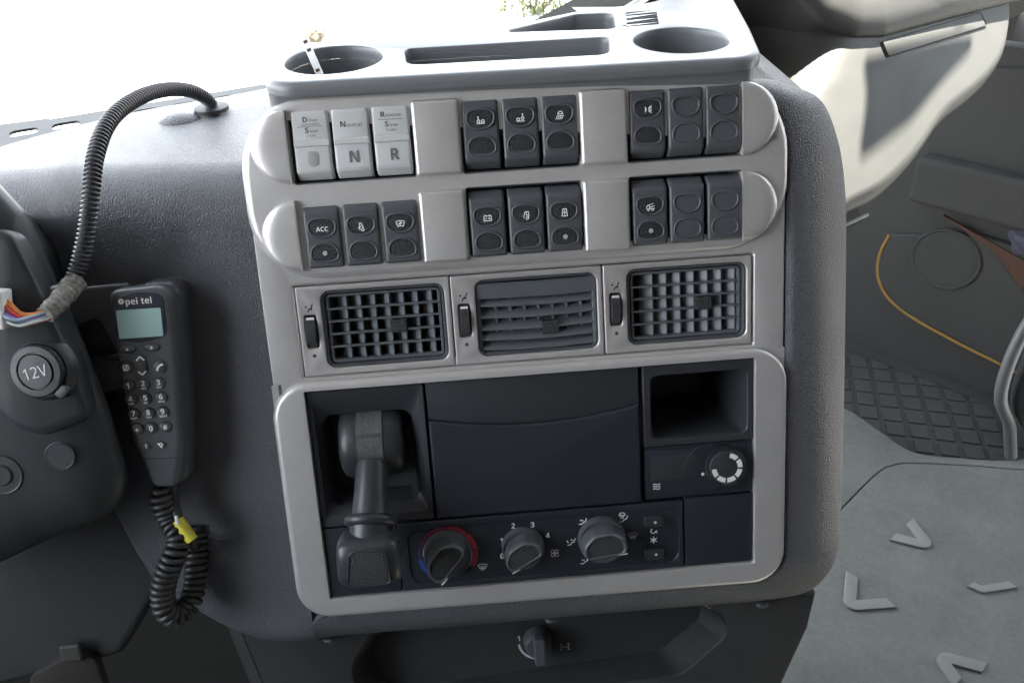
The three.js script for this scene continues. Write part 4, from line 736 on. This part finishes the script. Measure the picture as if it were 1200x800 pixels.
// ---------------------------------------------------------------- steering column cover with the socket
{
  const t = faceThing('column_cover', 'dark moulded steering column cover with a round socket cap', 'column cover', -320, -60, 0);
  const O = [-320, -60], P = (p) => p.map(([x, y, r]) => [x - O[0], y - O[1], r ?? 0]);
  const o = roundPoly(P([[-292, 62, 10], [-281, 18, 60], [-271, -20, 60], [-263, -64, 60], [-259, -112, 24], [-272, -134, 24], [-312, -146, 40], [-380, -172, 10], [-480, -190, 10], [-480, 90, 10], [-313, 92, 20]]), 8);
  const oo = o.slice().reverse();
  const ring = (k, z) => at(inset(o, k), z);
  mesh('cover_shell', loft([ring(46, -60), ring(26, 0), ring(9, 16), ring(3, 23), ring(2, 28), ring(5, 33), ring(12, 38), ring(22, 41.5), ring(34, 44)], { cap1: true, crease: 0.9 }), M.column, t);
  // proud upper shell carrying the socket, ending in a curved seam
  const u = roundPoly(P([[-360, -30, 10], [-330, -42, 20], [-312, -66, 18], [-296, -72.5, 12], [-268, -62.5, 6], [-272, -30, 40], [-281, 10, 30], [-292, 50, 10], [-360, 60, 10]]), 8);
  mesh('upper_shell', loft([at(u, 30), at(u, 43.2), at(inset(u, 2), 45.2), at(inset(u, 7), 46.6)], { cap1: true, crease: 0.9 }), M.column, t);
  const cap = group('socket_cap', t, [-289.4 - O[0], -30.6 - O[1], 46]); cap.rotation.set(-0.06, -0.10, 0.20);
  mesh('socket_ring', lathe([[20, -4], [18.6, 0.4], [16.4, 2.6], [16.2, 1.4], [15.6, 1.4], [15.4, 5.6], [14.6, 6.4], [11.2, 6.6], [10.8, 5.6], [10.2, 5.6], [9.8, 6.8], [0.1, 7.0]], 60), M.column, cap);
  mesh('pull_tab', ext(shapeOf(roundPoly([[4, -15, 2], [12, -11, 2], [15.5, -15.5, 3], [8, -20, 3]], 4)), 0, 5, 1, 2), M.column, cap);
  decal('legend', 23, 23, (c) => { c.fillStyle = '#c9cccc'; c.font = '40px sans-serif'; c.fillText('12V', 50, 52); }, cap, [0, 0, 7.3], 2);
  mesh('round_plug', [new THREE.TorusGeometry(8.4, 0.5, 8, 48).translate(0, 0, 0), disc(7.8, -3, 0.4, 40)], M.column, t, [-290.1 - O[0], -85 - O[1], 44]);
  mesh('lock_rosette', [new THREE.TorusGeometry(12, 0.8, 8, 48), lathe([[0.1, 1.6], [6, 1.6], [7, 0.4], [11.6, 0.4], [11.6, -3]], 40)], M.column, t, [-326.4 - O[0], -94 - O[1], 44]);
  const st = []; for (const [v, hw, z] of [[18, 3, 40], [17, 6.4, 43], [12.5, 8.2, 45], [5, 8.6, 46], [-5, 8.4, 44]]) { const r = []; for (let k = 0; k < 24; k++) { const a = k / 24 * 2 * Math.PI; r.push([-284.6 - O[0] + hw * Math.cos(a), v - O[1] - 2, z - 16 + 8 * Math.sin(a)]); } st.push(r); }
  mesh('stalk_end', loft(st, { cap0: true, crease: 1 }), M.column, t);
}
{
  const t = faceThing('lower_dash_cover', 'dark lower dash cover below the steering column', 'dash cover', -340, -200, -60), O = [-340, -200, -60];
  const o = [[-530, -60], [-300, -118], [-290, -142], [-278, -214], [-330, -286], [-560, -330]].map(([x, y]) => [x - O[0], y - O[1], 12]);
  mesh('cover_panel', ext(shapeOf(roundPoly(o, 5)), -10, 0, 6, 4, 0.7), M.lower, t);
}
{
  const t = thing('pedal_bracket', 'dull brown bracket in the dark driver footwell', 'bracket'); t.position.copy(F(-372, -286, -60)); t.quaternion.copy(qF);
  mesh('bracket_plate', ext(shapeOf(roundPoly([[-40, -40, 3], [30, -30, 6], [26, 4, 8], [10, 10, 6], [-24, -6, 4]], 4)), 0, 8, 2, 2), std([0.022, 0.017, 0.014], 0.7), t);
  mesh('bracket_clip', rbox(2, 4, 6, 18, 18, 11, 2), std([0.05, 0.047, 0.042], 0.6), t);
}

// ---------------------------------------------------------------- passenger dash, in the plane of its face
const pX = new THREE.Vector3(0.94386, 0, -0.33035), pY = new THREE.Vector3(-0.21387, 0.76214, -0.61107), pN = new THREE.Vector3(0.25177, 0.64742, 0.71935);
const qP = new THREE.Quaternion().setFromRotationMatrix(new THREE.Matrix4().makeBasis(pX, pY, pN));
{
  const t = thing('passenger_dash', 'pale sunlit passenger dash with raised lid and shaded label plate', 'dashboard'); t.position.set(0.35, 0.72, -0.28); t.quaternion.copy(qP);
  // face as a sheet that turns away at the left and rolls under along its lower edge
  const low = [[-300, -150], [-120, -110], [-50, -79], [6, -67], [60, -42], [107, -12], [160, 8], [186, 20], [212, 38], [228, 58], [244, 90], [252, 130], [256, 200]];
  const cols = 90, rings = [];
  for (let i = 0; i <= cols; i++) {
    const p = lerp(-330, 252, i / cols), qb = table(low, p), r = [];
    const h = (q) => { const p0 = table([[-40, -48], [20, -42], [60, -8], [90, 26], [140, 60]], q), k = Math.max(0, p0 - p), R = 75; let hh = k < R * 0.7 ? -(R - Math.sqrt(R * R - k * k)) : -(R - R * 0.714) - (k - R * 0.7) * 0.98; return hh; };
    for (const d of [46, 34, 26]) r.push([p, qb + 6 + d * 0.15, h(qb) - 16 - d]);
    for (let k = 0; k <= 8; k++) { const a = k / 8 * Math.PI / 2; r.push([p, qb + 16 - 16 * Math.cos(a), h(qb + 4) - 18 + 18 * Math.sin(a)]); }
    for (let k = 1; k <= 16; k++) { const q = lerp(qb + 16, 260, k / 16); r.push([p, q, h(q)]); }
    rings.push(r);
  }
  mesh('dash_face', loft(rings, { close: false, crease: 0 }), M.passenger, t);
  mesh('right_cheek', loft([0, 20, 80].map((d) => rings[cols].map((q) => [q[0] - (d ? 2 : 0), q[1], q[2] - d])), { close: false, crease: 0.8 }), M.passenger, t);
  const lid = roundPoly([[-92, 168, 10], [-27, 142, 40], [-9, 111, 40], [25, 90, 26], [62, 85, 20], [150, 91, 10], [330, 102, 10], [330, 300, 10], [-120, 300, 10]], 8);
  const LR = (k, z) => at(inset(lid, k), z);
  mesh('raised_lid', loft([LR(0, -60), LR(0, -2), LR(0.4, 1), LR(3, 4.6), LR(9, 8), LR(20, 11), LR(36, 13), LR(60, 14)], { cap1: true, crease: 0.9 }), M.passenger, t);
  const pl = roundPoly([[60.5, 64.4, 1.5], [198, 76.6, 1.5], [196, 92, 1.5], [59, 80.6, 1.5]], 3);
  mesh('label_plate', ext(shapeOf(pl), -2, 1.6, 0.8, 2), M.passenger, t);
  mesh('plate_slot', loft([at(inset(pl, -2.2), 0.4), at(inset(pl, -1.4), 1.2), at(inset(pl, -0.4), 0.3)], { crease: 0.6 }), M.passenger, t);
  mesh('shelf_rail', tube([[-120, -104, -14], [-54, -87, -14], [-30, -83.6, -14], [-10, -80.8, -15]], 1.8, 40, 8), M.sunlitEdge, t);  // sunlight on the shelf edge put into the colour, ended where shade starts
  mesh('shelf_tray', ext(shapeOf([[-140, -112], [-54, -91], [-8, -85.5], [-8, -40], [-140, -40]]), -60, -26), M.dark, t);
}
// ---------------------------------------------------------------- floor on the passenger side
{
  const fl = new THREE.Group(); fl.name = numbered('floor'); fl.userData = { kind: 'structure' }; scene.add(fl);
  const X = (x, z) => [x * 1000, -z * 1000];
  const seam = [[0.30, -0.245], [0.552, -0.45], [0.640, -0.518], [0.672, -0.532], [0.704, -0.534], [0.80, -0.517], [0.90, -0.495], [0.96, -0.505], [1.05, -0.56]];
  const edge = [[0.30, -0.86], [0.60, -0.70], [0.655, -0.688], [0.690, -0.62], [0.724, -0.560], [0.80, -0.535], [0.875, -0.521], [0.915, -0.528], [0.95, -0.56], [1.0, -0.64], [1.05, -0.66]];
  const sm = new THREE.SplineCurve(seam.map(([x, z]) => V2(...X(x, z)))).getPoints(70).map((p) => [p.x, p.y]), ed = new THREE.SplineCurve(edge.map(([x, z]) => V2(...X(x, z)))).getPoints(70).map((p) => [p.x, p.y]);
  const sh = (p, dy) => p.map(([x, y]) => [x, y + dy]);
  const main = ext(shapeOf([[-1100, -1500], [1050, -1500], ...sh(sm, -1).reverse(), [-1100, 245]]), -30, 0, 1.5, 2); main.rotateX(-Math.PI / 2); mesh('floor_mat', main, M.floor, fl);
  const rimS = ext(shapeOf([...sh(sm, 1.6), ...ed.slice().reverse()]), -60, 1, 3, 3); rimS.rotateX(-Math.PI / 2); mesh('floor_rim', rimS, M.floor, fl);
  const foot = new THREE.BoxGeometry(1.6, 0.03, 1.0); foot.translate(0.55, -0.097, -0.85); mesh('footwell_floor', foot, M.mat, fl, null, false);
  const bw = box(250, -130, -560, 1050, -2, -505); 
  const tr = rbox(-17, -1.4, -17, 17, 3, 17, 1.5, 1);
  let n = 0; for (let i = 0; i < 14; i++) for (let j = 0; j < 11; j++) { const x = 0.50 + i * 0.043 - j * 0.013, z = -1.02 + j * 0.042 + i * 0.013; if (x < 0.5 || x > 1.0 || z > -0.55 || z < -1.1) continue; const m = mesh('tread_block', tr, M.mat, fl, [x * 1000, -81, z * 1000]); m.rotation.y = -0.3; }
  mesh('driver_shade_sheet', rbox(-1100, -2, -900, 300 - 110, 6, 300, 3, 1), M.mat, fl);  // dark sheet over the floor, stands in for shade in the driver footwell
  // raised V marks
  const arm = (ax, az, bx, bz, cx0, cz, w) => { const A = V2(...X(ax, az)), B = V2(...X(bx, bz)), C = V2(...X(cx0, cz)), n1 = B.clone().sub(A).normalize(), n2 = C.clone().sub(B).normalize(), p1 = V2(-n1.y, n1.x), p2 = V2(-n2.y, n2.x); const s = Math.sign(n1.cross(n2)) || 1; p1.multiplyScalar(s * w); p2.multiplyScalar(s * w); const inn = B.clone().add(p1.clone().add(p2).multiplyScalar(1 / (1 + p1.dot(p2) / (w * w)))); return [[A.x, A.y, 0], [B.x, B.y, w * 0.9], [C.x, C.y, 0], [C.x + p2.x - n2.x * w * 0.5, C.y + p2.y - n2.y * w * 0.5, 0], [inn.x, inn.y, 0.5], [A.x + p1.x + n1.x * w * 0.5, A.y + p1.y + n1.y * w * 0.5, 0]]; };
  const marks = [[[0.59, -0.369, 0.655, -0.336, 0.647, -0.408], 17], [[0.498, -0.318, 0.463, -0.248, 0.543, -0.247], 17], [[0.622, -0.148, 0.554, -0.18, 0.56, -0.12], 17], [[0.733, -0.262, 0.678, -0.258, 0.662, -0.272], 12]];
  for (const [q, w] of marks) { const g = ext(shapeOf(roundPoly(arm(...q, w), 6)), 0.2, 4.5, 1, 2, 0.4); g.rotateX(-Math.PI / 2); mesh('raised_chevron', g, M.chevron, fl); }
}
{
  const t = thing('passenger_door', 'dark open passenger door with a yellow edged pocket', 'door'); t.position.set(0.804, 0, -1.01); t.rotation.y = -Math.atan2(0.73, 0.68);
  mesh('door_panel', ext(shapeOf(roundPoly([[-200, -70, 4], [900, -110, 4], [900, 900, 20], [440, 880, 40], [270, 580, 60], [-200, 520, 20]], 4)), -50, 0, 4, 2), M.door, t);
  mesh('armrest', [rbox(60, 300, -4, 900, 392, 34, 12, 3)], M.door, t);
  const pocket = roundPoly([[44, 214, 6], [24, 120, 80], [100, 52, 80], [340, 4, 20], [900, -90, 4], [900, 250, 4], [200, 262, 20]], 10);
  mesh('door_pocket', ext(shapeOf(pocket), -2, 14, 5, 3), M.door, t);
  mesh('pocket_edge', tube([[41, 213, 12], [32, 164, 12], [38, 116, 12], [61, 80, 12], [104, 53, 12], [215, 25, 12], [336, 5, 12], [600, -40, 12]], 3.6, 60, 8), M.trimYellow, t);
  mesh('speaker_grille', [disc(62, 10, 16, 48).translate(156, 196, 0), new THREE.TorusGeometry(62, 3, 8, 48).translate(156, 196, 16)], M.door, t);
  mesh('trim_strip', ext(shapeOf([[130, 284], [300, 236], [300, 180], [240, 236]]), 8, 17, 1, 1), M.brown, t);
  mesh('window_frame', ext(shapeOf(rrectPts(-200, 505, 900, 1350, 40, 5), [rrectPts(-120, 600, 820, 1290, 40, 5)]), -45, -10, 6, 2), M.door, t);
  const gl = new THREE.PlaneGeometry(940, 690); gl.translate(350, 945, -28); mesh('window_glass', gl, M.pane, t);
  mesh('sill_step', box(-200, -140, -40, 900, -72, 30), M.door, t);
}
{
  const t = thing('folded_cloth', 'small dull violet cloth stuffed beside the door armrest', 'cloth'); t.position.set(0.988, 0.283, -0.80);
  const g = new THREE.IcosahedronGeometry(34, 4), p = g.attributes.position; for (let i = 0; i < p.count; i++) { const v = new THREE.Vector3().fromBufferAttribute(p, i), k = 1 + 0.14 * Math.sin(v.x * 0.16 + v.y * 0.22) + 0.1 * Math.sin(v.z * 0.3 + v.y * 0.13); p.setXYZ(i, v.x * k * 0.8, v.y * k * 1.2, v.z * k); } g.computeVertexNormals();
  mesh('cloth_bundle', g, M.cloth, t);
}
{
  const t = thing('grab_handle', 'pale grey bent tube handle at the edge of the floor rim', 'handle'); t.position.set(0.86, 0, -0.53);
  mesh('bent_tube', tube([[-10, 330, -10], [-40, 290, 0], [-56, 220, 10], [-50, 150, 14], [-14, 90, 10], [10, 40, 0], [24, 0, 0]], 10, 50, 12), std([0.09, 0.095, 0.10], 0.5), t);
  mesh('bent_tube', tube([[40, 330, -10], [10, 280, 0], [-8, 210, 10], [0, 140, 12], [40, 80, 8]], 24, 40, 12), M.column, t);
}
// unseen blocker, added and outlined to cast the shadow on the passenger dash
{
  const t = thing('dash_shadow_caster', 'unseen dark blocker added outside the windscreen to shade the passenger dash', 'mirror');
  const base = new THREE.Vector3(0.35, 0.72, -0.28).addScaledVector(SUN, 0.95); t.position.copy(base);
  const z = SUN.clone(), x = pX.clone().addScaledVector(z, -pX.dot(z)).normalize(), y = new THREE.Vector3().crossVectors(z, x);
  t.quaternion.setFromRotationMatrix(new THREE.Matrix4().makeBasis(x, y, z));
  const pr = (p, q) => { const v = pX.clone().multiplyScalar(p).addScaledVector(pY, q); return [v.dot(x), v.dot(y)]; };
  const out = roundPoly([[-16, -32, 12], [60, -6, 60], [118, 28, 80], [196, 68, 10], [150, 72, 20], [33, 70, 14], [26, 56, 40], [20, 30, 60]].map(([p, q, r]) => [...pr(p, q), r * 0.4]), 6);
  mesh('blocker_housing', ext(shapeOf(out), -25, 25, 10, 4), M.black, t);
  mesh('blocker_arm', tube([[...pr(170, 100), 0], [...pr(260, 220), 60], [...pr(300, 420), 220]], 12, 20, 8), M.black, t);
}
{
  const t = thing('floor_sun_blocker', 'unseen dark blocker added outside the open passenger door against sun on the floor', 'mirror'); t.position.set(1.30, 1.27, -0.64); t.rotation.y = -0.3;  // unseen, added to keep a sun patch off the passenger floor
  mesh('blocker_housing', rbox(-300, -290, -60, 300, 290, 60, 40, 4), M.black, t);
  mesh('blocker_arm', tube([[-200, 290, 0], [-260, 420, 40], [-260, 760, 120]], 16, 20, 8), M.black, t);
}
// ---------------------------------------------------------------- seen through the windscreen
{
  const shrub = (name, label, x, z, h, w, n, m, lf) => {
    const t = thing(name, label, 'shrub', null); t.position.set(x, -1.35, z);
    const gs = []; for (let i = 0; i < n; i++) { const a = rnd() * 6.28, r = w * Math.sqrt(rnd()), y = h * (0.1 + 0.9 * rnd()), L = lf * (0.5 + rnd()); const g = new THREE.PlaneGeometry(L * 0.35, L); g.rotateX((rnd() - 0.5) * 2.4); g.rotateY(rnd() * 6.28); g.translate(r * Math.cos(a), y, r * Math.sin(a) * 0.5); gs.push(g); }
    mesh('foliage', gs, m, t, null, false);
    const st = []; for (let i = 0; i < 10; i++) st.push(tube([[0.2 * w * (rnd() - 0.5), 0, 0], [w * (rnd() - 0.5), h * 0.5, 0.2 * (rnd() - 0.5)], [2 * w * (rnd() - 0.5), h, 0.3 * (rnd() - 0.5)]], 0.012, 10, 5)); mesh('stem', st, M.twig, t, null, false);
  };
  shrub('dry_shrub', 'sparse dry shrub standing in the bright yard above the left cup well', -1.57, -8.95, 0.16, 0.2, 200, M.twig, 0.035);
  shrub('weedy_shrub', 'weedy green shrub beyond the windscreen above the tray recess', 0.95, -9.7, 0.36, 0.5, 420, M.leaf, 0.07);
  shrub('weedy_shrub', 'weedy green shrub in the bright yard nearer the console right shoulder', 1.75, -9.9, 0.4, 0.5, 420, M.leaf, 0.07);
}

renderer.render(scene, camera);
